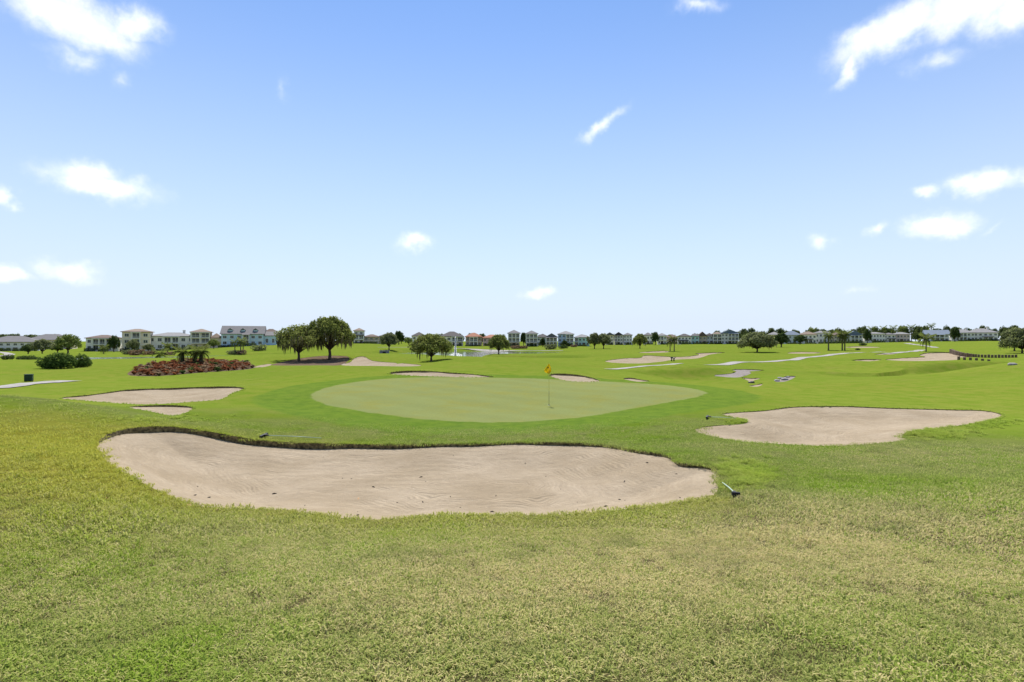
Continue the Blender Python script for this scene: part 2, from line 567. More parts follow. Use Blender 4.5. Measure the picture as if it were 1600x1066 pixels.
# ------------------------------------------------------------------ bunkers, beds and green: outlines on the ground
BUNKERS = [
    # outline, lip, bowl depth, bowl width, floor level or None, material, label
    ([(150, 700), (158, 684), (185, 673), (225, 667), (270, 667), (330, 675), (400, 687), (470, 692), (560, 694), (640, 694), (740, 693), (860, 691), (930, 694), (985, 702), (1040, 711), (1062, 723), (1100, 726), (1120, 733), (1124, 750), (1120, 768), (1105, 778), (1060, 785), (1000, 793), (930, 801), (850, 805), (760, 805), (680, 807), (620, 811), (560, 812), (510, 806), (450, 798), (380, 795), (310, 791), (250, 768), (200, 742), (165, 720)],
     .13, .5, 2.6, -.22, m_sand, 'large raked greenside bunker before the flag'),
    ([(1085, 673), (1100, 667), (1135, 664), (1162, 662), (1166, 657), (1146, 652), (1127, 647), (1160, 644), (1200, 641), (1240, 636), (1320, 635), (1400, 638), (1480, 640), (1540, 642), (1566, 649), (1550, 656), (1500, 665), (1440, 672), (1415, 677), (1410, 683), (1416, 687), (1380, 692), (1300, 697), (1220, 694), (1160, 690), (1110, 681)],
     .025, .3, 2.5, None, m_sand, 'greenside bunker with a grass tongue at each end'),
    ([(95, 622), (150, 616), (200, 609), (250, 607), (310, 605), (355, 604), (382, 607), (362, 615), (345, 624), (300, 628), (235, 632), (180, 630), (130, 626)],
     .08, .3, 3, None, m_sand, 'pale bunker behind the grassy mound'),
    ([(202, 636), (250, 633), (285, 634), (302, 638), (285, 647), (265, 649), (235, 643)], .06, .12, 1.5, None, m_sand, 'small sand pocket beside the mound crest'),
    ([(607, 584), (625, 580), (660, 579.5), (700, 582), (740, 585), (772, 589), (730, 589.7), (680, 588.5), (640, 587)], .13, .2, 2, None, m_sand, 'long bunker behind the green'),
    ([(858, 587), (866, 584), (890, 584.5), (915, 588), (937, 595), (925, 597), (895, 596), (875, 593)], .11, .2, 2, None, m_sand, 'bunker behind the flagstick'),
    ([(974, 592), (985, 590.3), (1000, 593), (1015, 595.5), (995, 596.3)], .08, .1, 1, None, m_sand, 'small bunker past the end of the green'),
    ([(1095, 585), (1120, 585.5), (1145, 583), (1150, 580), (1143, 578), (1165, 577), (1195, 578.5), (1172, 580.5), (1174, 583), (1165, 587), (1150, 590), (1120, 588)], .06, .15, 2, None, m_gravel, 'grey waste area in the hollow'),
    ([(1158, 590), (1172, 591), (1188, 591), (1180, 594), (1172, 596.5), (1165, 593)], .06, .1, 1.5, None, m_sand, 'small sand patch below the waste area'),
    ([(1170, 603), (1183, 601), (1191, 599.3), (1190, 602), (1182, 604.3)], .04, .05, 1, None, m_sand, 'tiny sand patch by the hollow'),
    ([(946, 564), (975, 560), (1000, 559), (1005, 556), (1015, 555.5), (1050, 557.5), (1075, 557), (1092, 554), (1088, 552), (1133, 550.5), (1110, 554), (1098, 558), (1085, 560.5), (1050, 562.5), (1035, 565), (1000, 568), (960, 567)], .12, .3, 4, None, m_sand, 'long fairway bunker beyond the cart path'),
    ([(997, 551), (1020, 549), (1038, 548.2), (1046, 550.3), (1020, 551.5)], .12, .2, 3, None, m_sand, 'thin far bunker before the palms'),
    ([(535, 571), (548, 565.5), (552, 561), (560, 557.5), (570, 557.3), (578, 562), (592, 565), (655, 570), (645, 572.5), (590, 572)], .05, .15, 3, None, m_sand, 'sandy slope beside the mossy oaks'),
    ([(1383, 562), (1410, 559.5), (1445, 557.5), (1436, 555), (1452, 551), (1492, 551), (1500, 556), (1525, 557.5), (1497, 559), (1497, 562), (1470, 563.5), (1420, 564.2)], .15, .3, 4, None, m_sand, 'far bunker under the timber walls'),
    ([(1330, 563), (1350, 561.3), (1378, 562), (1360, 564.5), (1345, 564)], .15, .2, 3, None, m_sand, 'low far bunker beside the timber-walled bunker'),
    ([(1230, 551.5), (1248, 549.8), (1280, 550.6), (1276, 552.2), (1240, 552.6)], .1, .15, 3, None, m_sand, 'far bunker by the tall palms'),
    ([(1320, 542.8), (1340, 541.2), (1378, 542.6), (1350, 543.6)], .1, .15, 3, None, m_sand, 'distant bunker below the white houses'),
    ([(1366, 553.8), (1385, 551.8), (1402, 552.0), (1390, 554.2)], .1, .15, 3, None, m_sand, 'distant bunker beside the far cart path'),
    ([(1211, 596.5), (1219, 592), (1228, 588), (1243, 588), (1236, 593), (1225, 596.5)], .05, .05, 1, None, m_gravel, 'bare grey gravel scrape on the ridge'),
    ([(424, 570.7), (440, 566), (470, 560), (500, 556.5), (530, 556), (545, 558), (543, 565), (531, 570.9), (500, 571), (460, 571.3)], .02, .02, 3, None, m_mulch, 'mulch bed under the mossy oaks'),
    ([(396, 574), (408, 570.5), (423, 568.5), (422, 571.3), (410, 573.8)], .03, .03, 2, None, m_sand, 'bare sandy strip by the flower mound'),
    ([(199, 585), (215, 575), (250, 568), (300, 564.5), (345, 566), (385, 569), (399, 574), (380, 578), (320, 582), (260, 587), (220, 588)], .02, .0, 3, None, m_mulch, 'mulched planting mound'),
]
for b in range(len(BUNKERS)):
    L = list(BUNKERS[b])
    L[0] = land(spline(L[0], True, 7))
    BUNKERS[b] = L
GREEN_OUT = land(spline([(485, 620), (510, 606), (560, 596.5), (620, 591), (700, 589.5), (780, 590.5), (860, 592.5), (950, 596.5), (1040, 602), (1095, 610), (1100, 617), (1060, 626), (980, 640), (900, 653), (800, 660), (720, 659), (640, 653), (560, 642), (510, 632)], True, 5))
WATER_Z = -.9


def level(pts, z):      # outline of something lying level at height z
    out = []
    for u, v in pts:
        d = (CAM_H - z) * F / (v - 533)
        out.append(((u - 800) / F * d, d))
    return np.array(out)


PONDS = [level(spline(q, True, 6), WATER_Z) for q in (
    [(575, 556), (595, 554), (625, 552.6), (660, 550.2), (740, 549.2), (820, 550.2), (875, 551), (870, 552.2), (790, 553), (748, 555.2), (748, 558.6), (800, 560), (860, 560.3), (897, 561.3), (885, 563), (800, 562.6), (735, 561.5), (690, 560), (640, 559), (600, 558)],
    [(60, 560.5), (180, 558.8), (300, 557.2), (380, 555.3), (435, 554.8), (430, 556.8), (340, 559.6), (240, 562), (180, 562.4), (95, 563.2)])]


def terrain(x, y):
    """natural ground with the ponds let in"""
    z = relief(x, y)
    r = np.hypot(x, y)
    m = (r > 80) & (r < 320) & (x < 60)
    if m.any():
        s = np.maximum(sdist(x[m], y[m], PONDS[0]), sdist(x[m], y[m], PONDS[1]))
        k = np.clip((s + 5) / 7, 0, 1)
        k = k * k * (3 - 2 * k)
        zz = np.where((s < 0) & (s > -60), np.maximum(z[m], WATER_Z + .12), z[m])
        z[m] = zz * (1 - k) + (WATER_Z - 1.0) * k
    return z


# polar sheet of ground round the viewpoint, finer where the ground is seen closely; reaches the horizon all round
th_f = np.arange(-56, 56.01, .17)
th_c = np.concatenate([np.arange(-180, -56, 4.0), th_f, np.arange(56 + 2.0, 180, 4.0)])
th_c = np.append(th_c, 180.0)
TH = np.radians(th_c)


def geom(a, b, s):
    return np.exp(np.arange(math.log(a), math.log(b), s))


RR = np.concatenate([geom(.5, 6.5, .028), geom(6.5, 46, .0085), geom(46, 150, .010), geom(150, 360, .02), geom(360, 6000, .08), [6000]])
NI, NJ = len(TH), len(RR)
II, JJ = np.meshgrid(np.arange(NI, dtype=float), np.arange(NJ, dtype=float), indexing='ij')
II, JJ = II.ravel(), JJ.ravel()
own = np.full(NI * NJ, -1)          # bunker a vertex lies inside of
on = np.full(NI * NJ, -1)           # bunker whose outline a vertex lies on
for b, B in enumerate(BUNKERS):
    P = B[0]
    pi = np.interp(np.arctan2(P[:, 0], P[:, 1]), TH, np.arange(NI))
    pj = np.interp(np.hypot(P[:, 0], P[:, 1]), RR, np.arange(NJ))
    Q = np.stack([pi, pj], 1)
    m = np.nonzero((II > pi.min() - 2) & (II < pi.max() + 2) & (JJ > pj.min() - 2) & (JJ < pj.max() + 2) & (on < 0))[0]
    ins = inpoly(II[m], JJ[m], Q)
    d, qx, qy = nearest(II[m], JJ[m], Q)
    s = d < .53
    own[m[ins & ~s]] = b
    on[m[s]] = b
    II[m[s]], JJ[m[s]] = qx[s], qy[s]
th_v = np.interp(II, np.arange(NI), TH)
r_v = np.interp(JJ, np.arange(NJ), RR)
VX, VY = np.sin(th_v) * r_v, np.cos(th_v) * r_v
VZ = terrain(VX, VY)

idx = np.arange(NI * NJ).reshape(NI, NJ)
qa, qb, qc, qd = idx[:-1, :-1].ravel(), idx[1:, :-1].ravel(), idx[1:, 1:].ravel(), idx[:-1, 1:].ravel()
special = (np.maximum.reduce([on[qa], on[qb], on[qc], on[qd]]) >= 0)
inner = ~special & (own[qa] >= 0)
quads_ground = np.stack([qa, qd, qc, qb], 1)[~special & ~inner]
quads_in = np.stack([qa, qd, qc, qb], 1)[inner]
sa, sb, sc, sdd = qa[special], qb[special], qc[special], qd[special]
flip = (on[sb] >= 0) & (on[sdd] >= 0)
tris = np.concatenate([np.stack([sa, sc, sb], 1)[~flip], np.stack([sa, sdd, sc], 1)[~flip], np.stack([sa, sdd, sb], 1)[flip], np.stack([sb, sdd, sc], 1)[flip]])
tb = np.full(len(tris), -1)
t_in = own[tris].max(1)
t_out = ((own[tris] < 0) & (on[tris] < 0)).any(1)
all_on = ~t_out & (t_in < 0)
tb[~t_out] = t_in[~t_out]
for b in set(on[tris[all_on]].ravel().tolist()) if all_on.any() else ():
    k = np.nonzero(all_on & (on[tris].max(1) == b))[0]
    c = inpoly(VX[tris[k]].mean(1), VY[tris[k]].mean(1), BUNKERS[b][0])
    tb[k[c]] = b


def lip_at(b, x, y):
    B = BUNKERS[b]
    cx, cy = B[0].mean(0)
    far = np.clip((y - cy) / (np.ptp(B[0][:, 1]) * .5 + .1), -1, 1)
    n = .5 + .5 * np.sin(x * 1.7 + y * 2.3) * np.sin(x * .6 - y * .9 + 1)
    left = np.clip((-2 - x) / 4, 0, 1) if b == 0 else 1.0
    return B[1] * (.35 + (.2 + .75 * left) * np.clip(far, 0, 1) + .45 * n)


# dryness and mowing of the turf at a place
def turf_zone(x, y):
    r = np.hypot(x, y)

    def blob(cx, cy, sx, sy):
        return np.exp(-(((x - cx) / sx) ** 2 + ((y - cy) / sy) ** 2))
    dry = .30 * np.clip((16 - r) / 8, 0, 1)
    dry = dry + .42 * blob(1.8, 5.6, 3.2, 2.2) + .40 * blob(5.5, 6.6, 4.2, 2.2) + .30 * blob(13, 11.5, 5, 5) + .25 * blob(-.6, 4.6, 2, 1.5)
    dry = dry + .22 * blob(-9, 9, 4, 5) + .25 * blob(2.3, 18.6, 3.0, 1.1) + .2 * blob(-4, 19.5, 4, 1.0) + .16 * blob(-13, 16, 6, 3) + .2 * blob(11, 14.3, 6, 1.2)
    dry = dry - .45 * blob(-2.4, 2.8, 1.5, .9) - .35 * blob(-8.2, 12, 2.4, 3) - .3 * blob(8.5, 10.8, 6, 1.1) - .25 * blob(1.6, 3.2, 1.6, .7)
    dry = dry - .5 * blob(4.9, 12.2, 1.3, 1.6) - .5 * blob(15.5, 19.0, 3.5, 1.2)
    dry = dry + .35 * blob(-50, 60, 9, 4) + .3 * blob(14, 47, 5, 4) + .4 * blob(25, 47, 6, 3) + .25 * blob(-5, 56, 6, 4)
    fair = np.clip((r - 19) / 10, 0, 1)
    fair = fair * fair * (3 - 2 * fair)
    # the near mound and its flank stay unmown
    fair = fair * (1 - .8 * blob(-16, 17, 7, 5))
    return np.clip(dry, 0, 1), fair


def turf_gold(x, y):
    """yellow-green strain of grass: the flank mound and the aprons of the big bunker"""
    g = 1.0 * np.exp(-((x + 9.5) / 4.8) ** 4 - ((y - 10.5) / 6.5) ** 4)
    d = sdist(x, y, BUNKERS[0][0])
    g = np.maximum(g, .55 * np.exp(-((d + .2) / 1.3) ** 2) * (y < 13) * (x < 4))
    return np.clip(g, 0, 1)


# ground object
gmask = np.zeros(NI * NJ, bool)
gt = tris[tb < 0]
gmask[quads_ground.ravel()] = True
gmask[gt.ravel()] = True
remap = np.cumsum(gmask) - 1
gv = np.stack([VX, VY, VZ], 1)[gmask]
ek = {}
edges = []
for side, T in ((0, gt), (1, tris[tb >= 0])):
    for i, j in ((0, 1), (1, 2), (2, 0)):
        a_, b_ = T[:, i], T[:, j]
        k = np.nonzero((on[a_] >= 0) & (on[b_] >= 0))[0]
        for q in k:
            key = (min(a_[q], b_[q]), max(a_[q], b_[q]))
            if side == 0:
                ek[key] = (a_[q], b_[q])
            elif key in ek:
                edges.append(ek[key])
edges = np.array(edges)
onv = np.nonzero(on >= 0)[0]
LIP = np.zeros(NI * NJ)
for b in range(len(BUNKERS)):
    k = onv[on[onv] == b]
    LIP[k] = lip_at(b, VX[k], VY[k])
ng = len(gv)
top = np.stack([VX[edges.ravel()], VY[edges.ravel()], VZ[edges.ravel()]], 1)
bot = top.copy()
bot[:, 2] -= LIP[edges.ravel()] + .03
skv = np.concatenate([top, bot])
ne = len(edges)
e0 = np.arange(ne) * 2
sk = np.stack([ng + e0 + 1, ng + e0, ng + 2 * ne + e0, ng + 2 * ne + e0 + 1], 1)
me = np_mesh('ground', np.concatenate([gv, skv]), [np.concatenate([remap[quads_ground], sk]), remap[gt]])
me.materials.append(m_turf)
me.materials.append(m_soil)
mi = np.zeros(len(me.polygons), np.int32)
mi[len(quads_ground):len(quads_ground) + ne] = 1
me.polygons.foreach_set('material_index', mi)
AX, AY = np.concatenate([gv, skv])[:, 0], np.concatenate([gv, skv])[:, 1]
dr, fr = turf_zone(AX, AY)
vattr(me, 'dry', dr)
vattr(me, 'fair', fr)
sg = np.full(len(AX), -50.0)
k = np.nonzero((np.abs(AX) < 25) & (AY > 12) & (AY < 60))[0]
sg[k] = sdist(AX[k], AY[k], GREEN_OUT)
vattr(me, 'sd_green', sg)
gg = np.zeros(len(AX))
k = np.nonzero((np.abs(AX) < 30) & (np.abs(AY) < 30))[0]
gg[k] = turf_gold(AX[k], AY[k])
vattr(me, 'gold', gg)
vattr(me, 'thatch', np.clip((14.5 - np.hypot(AX, AY)) / 4, 0, 1) * (sg < -1.6) * (1 - .75 * gg))
tag(obj('ground', me), 'rolling mown golf course turf', kind='structure')

# sand and beds
for b, B in enumerate(BUNKERS):
    T = tris[tb == b]
    Qd = quads_in[own[quads_in[:, 0]] == b]
    used = np.unique(np.concatenate([T.ravel(), Qd.ravel()]))
    if not len(used):
        continue
    rm = {int(v): i for i, v in enumerate(used)}
    x, y, z = VX[used], VY[used], VZ[used].copy()
    s, nx_, ny_ = nearest(x, y, B[0])
    s[on[used] == b] = 0
    k = np.clip(s / B[3], 0, 1)
    k = k * k * (3 - 2 * k)
    floor = z - B[2]
    if B[4] is not None:
        floor = .35 * floor + .65 * B[4]
    lipv = lip_at(b, nx_, ny_)
    z = (z - lipv) * (1 - k) + np.minimum(floor, z - lipv * .9) * k
    z += (np.sin(x * 3.1 + np.sin(y * 2)) * np.sin(y * 3.7) * .012 + np.sin(x * 7.3) * np.sin(y * 6.1 + x) * .005) * np.clip(s, 0, 1)
    lut = np.full(NI * NJ, -1)
    lut[used] = np.arange(len(used))
    ms = np_mesh('sand_bunker', np.stack([x, y, z], 1), [lut[Qd], lut[T]])
    vattr(ms, 'sd_edge', s)
    ms.materials.append(B[5])
    nm = 'sand_bunker' if B[5] is m_sand else ('mulch_bed' if B[5] is m_mulch else 'gravel_patch')
    tag(obj(nm, ms), B[6], kind='structure')

# water
m_water, t = new_mat('pond_water')
p = geo_pos(t)
b = t.node('ShaderNodeBsdfPrincipled', {'Base Color': (.05, .075, .06), 'Roughness': .06, 'Specular IOR Level': .5, 'IOR': 1.33})
bp = t.node('ShaderNodeBump', {'Height': t.noise(p, 1.6, 4, .6), 'Strength': .35, 'Distance': .08})
t.put(b.inputs['Normal'], bp.outputs[0])
t.put(t.out.inputs[0], b.outputs[0])
for P in PONDS:       # level sheet; the banks stand above it all round
    x0, y0 = P.min(0) - 4
    x1, y1 = P.max(0) + 4
    mb = MB()
    mb.add([(x0, y0, WATER_Z), (x1, y0, WATER_Z), (x1, y1, WATER_Z), (x0, y1, WATER_Z)], [(0, 1, 2, 3)])
    tag(mb.build('pond_water', m_water), 'still pond water between grassy banks', kind='structure')

# cart paths: concrete ribbons laid on the turf
m_path = plain('path_concrete', (.225, .212, .195), .9, .14, .8, bump=.2)


def ribbon(name, pts, width, label):
    c = spline(pts, False, 10)
    n = len(c)
    tg = np.gradient(c, axis=0)
    tg /= np.linalg.norm(tg, axis=1)[:, None]
    nr = np.stack([-tg[:, 1], tg[:, 0]], 1)
    vs, fs = [], []
    K = 4
    for q in range(K + 1):
        o = (q / K - .5) * width
        xx, yy = c[:, 0] + nr[:, 0] * o, c[:, 1] + nr[:, 1] * o
        zz = terrain(xx, yy) + .045
        vs += list(zip(xx, yy, zz))
    for q in range(K):
        for i in range(n - 1):
            fs.append((q * n + i, (q + 1) * n + i, (q + 1) * n + i + 1, q * n + i + 1))
    me = np_mesh(name, vs, [np.array(fs)[:, ::-1]])
    me.materials.append(m_path)
    tag(obj(name, me), label, kind='structure')


ribbon('cart_path', land([(-10, 607.5), (25, 603), (58, 599), (85, 597), (112, 595.3)]), 2.0, 'concrete cart path ending by the dark green bin')
ribbon('cart_path', level([(953, 578.3), (985, 575.3), (1015, 572.8), (1060, 568.4)], -.4), 2.0, 'cart path below the long fairway bunker')
ribbon('cart_path', level([(1088, 571.8), (1130, 567.6), (1165, 564.6), (1210, 562.6), (1250, 559), (1290, 556.2), (1335, 553.6), (1382, 552.3)], -.15), 2.0, 'cart path curving up the far slope')
ribbon('cart_path', land([(1380, 552.5), (1410, 550.5), (1440, 546.8)]), 2.4, 'cart path running on towards the palm')
ribbon('cart_path', land([(1412, 536.0), (1430, 538.5), (1450, 541.2), (1462, 543.5)]), 2.4, 'cart path below the pink house')
ribbon('cart_path', land([(-5, 549.8), (10, 552), (16, 555), (6, 558)]), 2.4, 'cart path by the long grey-roofed house')
ribbon('cart_path', level([(590, 548.0), (690, 547.2), (800, 547.9), (880, 548.6)], -.5), 2.2, 'path along the far bank of the pond')

# ------------------------------------------------------------------ grass blades (uncountable: stuff)
def clump(name, nbl, rad, hgt, wid, seed):
    r_ = random.Random(seed)
    vs, fs, ti = [], [], []
    for i in range(nbl):
        a = r_.uniform(0, 6.283)
        q = rad * math.sqrt(r_.random())
        bx, by = q * math.cos(a), q * math.sin(a)
        h_ = hgt * r_.uniform(.55, 1.15)
        la = r_.uniform(0, 6.283)
        lean = h_ * r_.uniform(.5, 2.2)
        fa = la + math.pi / 2 + r_.uniform(-.5, .5)
        wx, wy = math.cos(fa) * wid * .5, math.sin(fa) * wid * .5
        dx, dy = math.cos(la) * lean, math.sin(la) * lean
        o = len(vs)
        vs += [(bx - wx, by - wy, -.012), (bx + wx, by + wy, -.012),
               (bx + dx * .4 - wx * .8, by + dy * .4 - wy * .8, h_ * .65), (bx + dx * .4 + wx * .8, by + dy * .4 + wy * .8, h_ * .65),
               (bx + dx, by + dy, h_ * r_.uniform(.7, 1.0))]
        fs += [(o, o + 1, o + 3, o + 2), (o + 2, o + 3, o + 4)]
        tv = r_.random()
        ti += [tv] * 5
    me = bpy.data.meshes.new(name)
    me.from_pydata(vs, [], fs)
    me.materials.append(m_blade)
    vattr(me, 'tint', ti)
    return bpy.data.objects.new(name, me)


def grass_field(name, label, pts, scl, clumps, dry, fair):
    n = len(pts)
    me = bpy.data.meshes.new(name)
    me.vertices.add(n)
    me.vertices.foreach_set('co', np.asarray(pts, np.float32).ravel())
    vattr(me, 'dry', dry)
    vattr(me, 'fair', fair)
    vattr(me, 'gold', turf_gold(np.asarray(pts)[:, 0], np.asarray(pts)[:, 1]))
    vattr(me, 'size', scl)
    rot = np.zeros((n, 3), np.float32)
    rot[:, 2] = rng.uniform(0, 6.283, n)
    a = me.attributes.new('spin', 'FLOAT_VECTOR', 'POINT')
    a.data.foreach_set('vector', rot.ravel())
    a = me.attributes.new('pick', 'INT', 'POINT')
    a.data.foreach_set('value', rng.integers(0, len(clumps), n).astype(np.int32))
    o = obj(name, me)
    me.materials.append(m_blade)
    tag(o, label, kind='stuff')
    tr = bpy.data.node_groups.new(name, 'GeometryNodeTree')
    tr.interface.new_socket('Geometry', in_out='INPUT', socket_type='NodeSocketGeometry')
    tr.interface.new_socket('Geometry', in_out='OUTPUT', socket_type='NodeSocketGeometry')
    g = NT(tr)
    gi, go = g.node('NodeGroupInput'), g.node('NodeGroupOutput')
    jn = g.node('GeometryNodeJoinGeometry')
    for c in clumps:
        oi = g.node('GeometryNodeObjectInfo')
        oi.inputs['Object'].default_value = c
        oi.inputs['As Instance'].default_value = True
        g.l.new(oi.outputs['Geometry'], jn.inputs[0])
    ip = g.node('GeometryNodeInstanceOnPoints')
    g.l.new(gi.outputs[0], ip.inputs['Points'])
    g.l.new(jn.outputs[0], ip.inputs['Instance'])
    ip.inputs['Pick Instance'].default_value = True
    at = g.node('GeometryNodeInputNamedAttribute', data_type='INT')
    at.inputs['Name'].default_value = 'pick'
    g.l.new(at.outputs[0], ip.inputs['Instance Index'])
    at = g.node('GeometryNodeInputNamedAttribute', data_type='FLOAT_VECTOR')
    at.inputs['Name'].default_value = 'spin'
    er = g.node('FunctionNodeEulerToRotation')
    g.l.new(at.outputs[0], er.inputs[0])
    g.l.new(er.outputs[0], ip.inputs['Rotation'])
    at = g.node('GeometryNodeInputNamedAttribute', data_type='FLOAT')
    at.inputs['Name'].default_value = 'size'
    g.l.new(at.outputs[0], ip.inputs['Scale'])
    g.l.new(ip.outputs[0], go.inputs[0])
    md = o.modifiers.new('grass', 'NODES')
    md.node_group = tr
    return o


def scatter(r0, r1, per_m2, half=62):
    st = 1 / math.sqrt(per_m2)
    gx, gy = np.meshgrid(np.arange(-r1, r1, st), np.arange(0, r1, st))
    gx = gx.ravel() + rng.uniform(-.55, .55, gx.size) * st
    gy = gy.ravel() + rng.uniform(-.55, .55, gy.size) * st
    rr = np.hypot(gx, gy)
    k = (rr > r0) & (rr < r1) & (np.abs(np.arctan2(gx, gy)) < R(half))
    return gx[k], gy[k]


def bare(x, y, margin):
    keep = np.ones(len(x), bool)
    for B in BUNKERS[:7]:
        P = B[0]
        m = np.nonzero((x > P[:, 0].min() - 1) & (x < P[:, 0].max() + 1) & (y > P[:, 1].min() - 1) & (y < P[:, 1].max() + 1))[0]
        if len(m):
            keep[m[sdist(x[m], y[m], P) > -margin]] = False
    return keep


near = [clump('grass_clump', 130, .115, .027, .0068, s) for s in range(4)]
mid = [clump('grass_clump', 150, .22, .030, .0105, 10 + s) for s in range(4)]
far_ = [clump('grass_clump', 170, .40, .026, .010, 20 + s) for s in range(3)]
for (nm, r0, r1, dens, cl, mg) in (('grass', 1.6, 7.5, 100, near, .02), ('grass', 7.0, 14.5, 30, mid, .03), ('grass', 13.5, 24, 11, far_, .05)):
    x, y = scatter(r0, r1, dens)
    k = bare(x, y, mg)
    x, y = x[k], y[k]
    g_ = sdist(x, y, GREEN_OUT)
    k = g_ < -1.6
    x, y = x[k], y[k]
    z = terrain(x, y)
    d_, f_ = turf_zone(x, y)
    n = len(x)
    tuft = np.sin(x * 5.1 + 2 * np.sin(y * 3.3)) * np.sin(y * 4.7 + 2 * np.sin(x * 2.9))
    sz = rng.uniform(.65, 1.25, n) * (1 - .45 * f_) * (1 + .28 * tuft) * (1 - .1 * turf_gold(x, y))
    # small worn spots where the soil shows
    worn = np.sin(x * 9.7 + 3 * np.sin(y * 4.1)) * np.sin(y * 11.3 + 3 * np.sin(x * 3.7)) + .5 * np.sin(x * 2.3 + y * 3.1)
    if r0 < 10:
        k = (worn < (.90 if r0 < 5 else 1.25) - .30 * d_ + turf_gold(x, y)) | (rng.random(n) < .18)
        x, y, z, d_, f_, sz = x[k], y[k], z[k], d_[k], f_[k], sz[k]
        n = len(x)
    else:
        k = rng.random(n) < np.clip((25 - np.hypot(x, y)) / 8, 0, 1) * (1 - f_)
        x, y, z, d_, f_, sz = x[k], y[k], z[k], d_[k], f_[k], sz[k]
    grass_field(nm, 'short rough grass blades on the near turf', np.stack([x, y, z], 1), sz, cl, d_, f_)

# longer fringe hanging over the bunker rims
fr_ = [clump('grass_clump', 26, .05, .075, .007, 40 + s) for s in range(3)]
PX, PY, SZ = [], [], []
for bi, dens, sc_ in ((0, 16, 1.0), (1, 12, .9), (2, 7, 1.2), (3, 7, 1.0), (4, 6, 1.7), (5, 6, 1.5)):
    P = BUNKERS[bi][0]
    nx2 = np.roll(P, -1, 0)
    for a_, b_ in zip(P, nx2):
        L = np.hypot(*(b_ - a_))
        dv = (b_ - a_) / (L + 1e-9)
        for q in range(max(1, int(L * dens))):
            s = rng.random()
            off_ = rng.uniform(-.01, .10)
            out_ = np.array([dv[1], -dv[0]])
            c = a_ + (b_ - a_) * s
            if inpoly(np.array([c[0] + out_[0] * .05]), np.array([c[1] + out_[1] * .05]), P)[0]:
                out_ = -out_
            c = c + out_ * off_
            PX.append(c[0])
            PY.append(c[1])
            SZ.append(rng.uniform(.5, 1.25) * sc_ * (1.0 if c[1] > P[:, 1].mean() else .75))
PX, PY = np.array(PX), np.array(PY)
d_, f_ = turf_zone(PX, PY)
grass_field('grass', 'longer grass fringe along the bunker rims', np.stack([PX, PY, terrain(PX, PY)], 1), np.array(SZ), fr_, d_ - .25, f_ * .5)

# ranker grass beside the bunkers
lushc = [clump('grass_clump', 60, .09, .11, .009, 60 + s) for s in range(3)]
LX, LY = [], []
for (u, v, su, sv, n) in ((1165, 742, 22, 10, 150), (1140, 735, 10, 6, 40), (1455, 678, 34, 3.5, 190), (1530, 662, 26, 3.5, 110), (1150, 658.5, 14, 2.0, 60), (205, 702, 14, 18, 60), (270, 655, 40, 4, 60)):
    q = land(np.stack([rng.normal(u, su, n), rng.normal(v, sv, n)], 1))
    LX += list(q[:, 0])
    LY += list(q[:, 1])
LX, LY = np.array(LX), np.array(LY)
k = bare(LX, LY, .03)
LX, LY = LX[k], LY[k]
d_, f_ = turf_zone(LX, LY)
grass_field('grass', 'rank green grass tufts beside the greenside bunkers', np.stack([LX, LY, terrain(LX, LY)], 1), rng.uniform(.5, 1.15, len(LX)), lushc, d_ * .2 - .2, f_ * 0 + .5)

# ------------------------------------------------------------------ vegetation
def leaf_mat(name, dark, lite, trans=.3, rim=(.20, .26, .05)):
    m, t = new_mat(name)
    tint = t.attr('tint')
    oi = t.node('ShaderNodeObjectInfo').outputs['Random']
    f = t.math('ADD', t.math('MULTIPLY', tint, .75), t.math('MULTIPLY', oi, .25))
    c = t.mix(f, dark, lite)
    d = t.node('ShaderNodeBsdfDiffuse', {'Color': c, 'Roughness': .4})
    tr = t.node('ShaderNodeBsdfTranslucent', {'Color': t.mix(.4, c, rim)})
    mx = t.node('ShaderNodeMixShader', {0: trans, 1: d.outputs[0], 2: tr.outputs[0]})
    t.put(t.out.inputs[0], mx.outputs[0])
    return m


m_oak = leaf_mat('oak_leaf', (.050, .072, .016), (.330, .345, .110), .4)
m_oakgrey = leaf_mat('grey_oak_leaf', (.060, .076, .034), (.290, .300, .160), .4)
m_darkleaf = leaf_mat('dark_leaf', (.020, .042, .016), (.085, .120, .042), .3)
m_palegreen = leaf_mat('pale_leaf', (.070, .105, .026), (.270, .320, .100), .4)
m_beltleaf = leaf_mat('wood_leaf', (.040, .060, .028), (.160, .185, .075), .35)
m_moss = leaf_mat('hanging_moss', (.075, .075, .040), (.170, .160, .090), .3, (.2, .2, .1))
m_palmleaf = leaf_mat('palm_leaf', (.055, .085, .020), (.230, .250, .075), .4)
m_redleaf = leaf_mat('red_leaf', (.085, .030, .018), (.300, .125, .060), .25, (.35, .12, .04))
m_tanleaf = leaf_mat('tan_leaf', (.120, .070, .040), (.330, .240, .150), .25, (.3, .2, .1))
m_deadleaf = plain('dead_leaf', (.36, .22, .11), .9, .3, 20)
m_bark = plain('bark', (.085, .065, .048), .95, .35, 5, bump=.8)
m_palmbark = plain('palm_bark', (.13, .105, .08), .95, .35, 8, bump=.8)
m_darkbark = plain('dark_palm_bark', (.035, .027, .020), .95, .35, 14, bump=1.0)


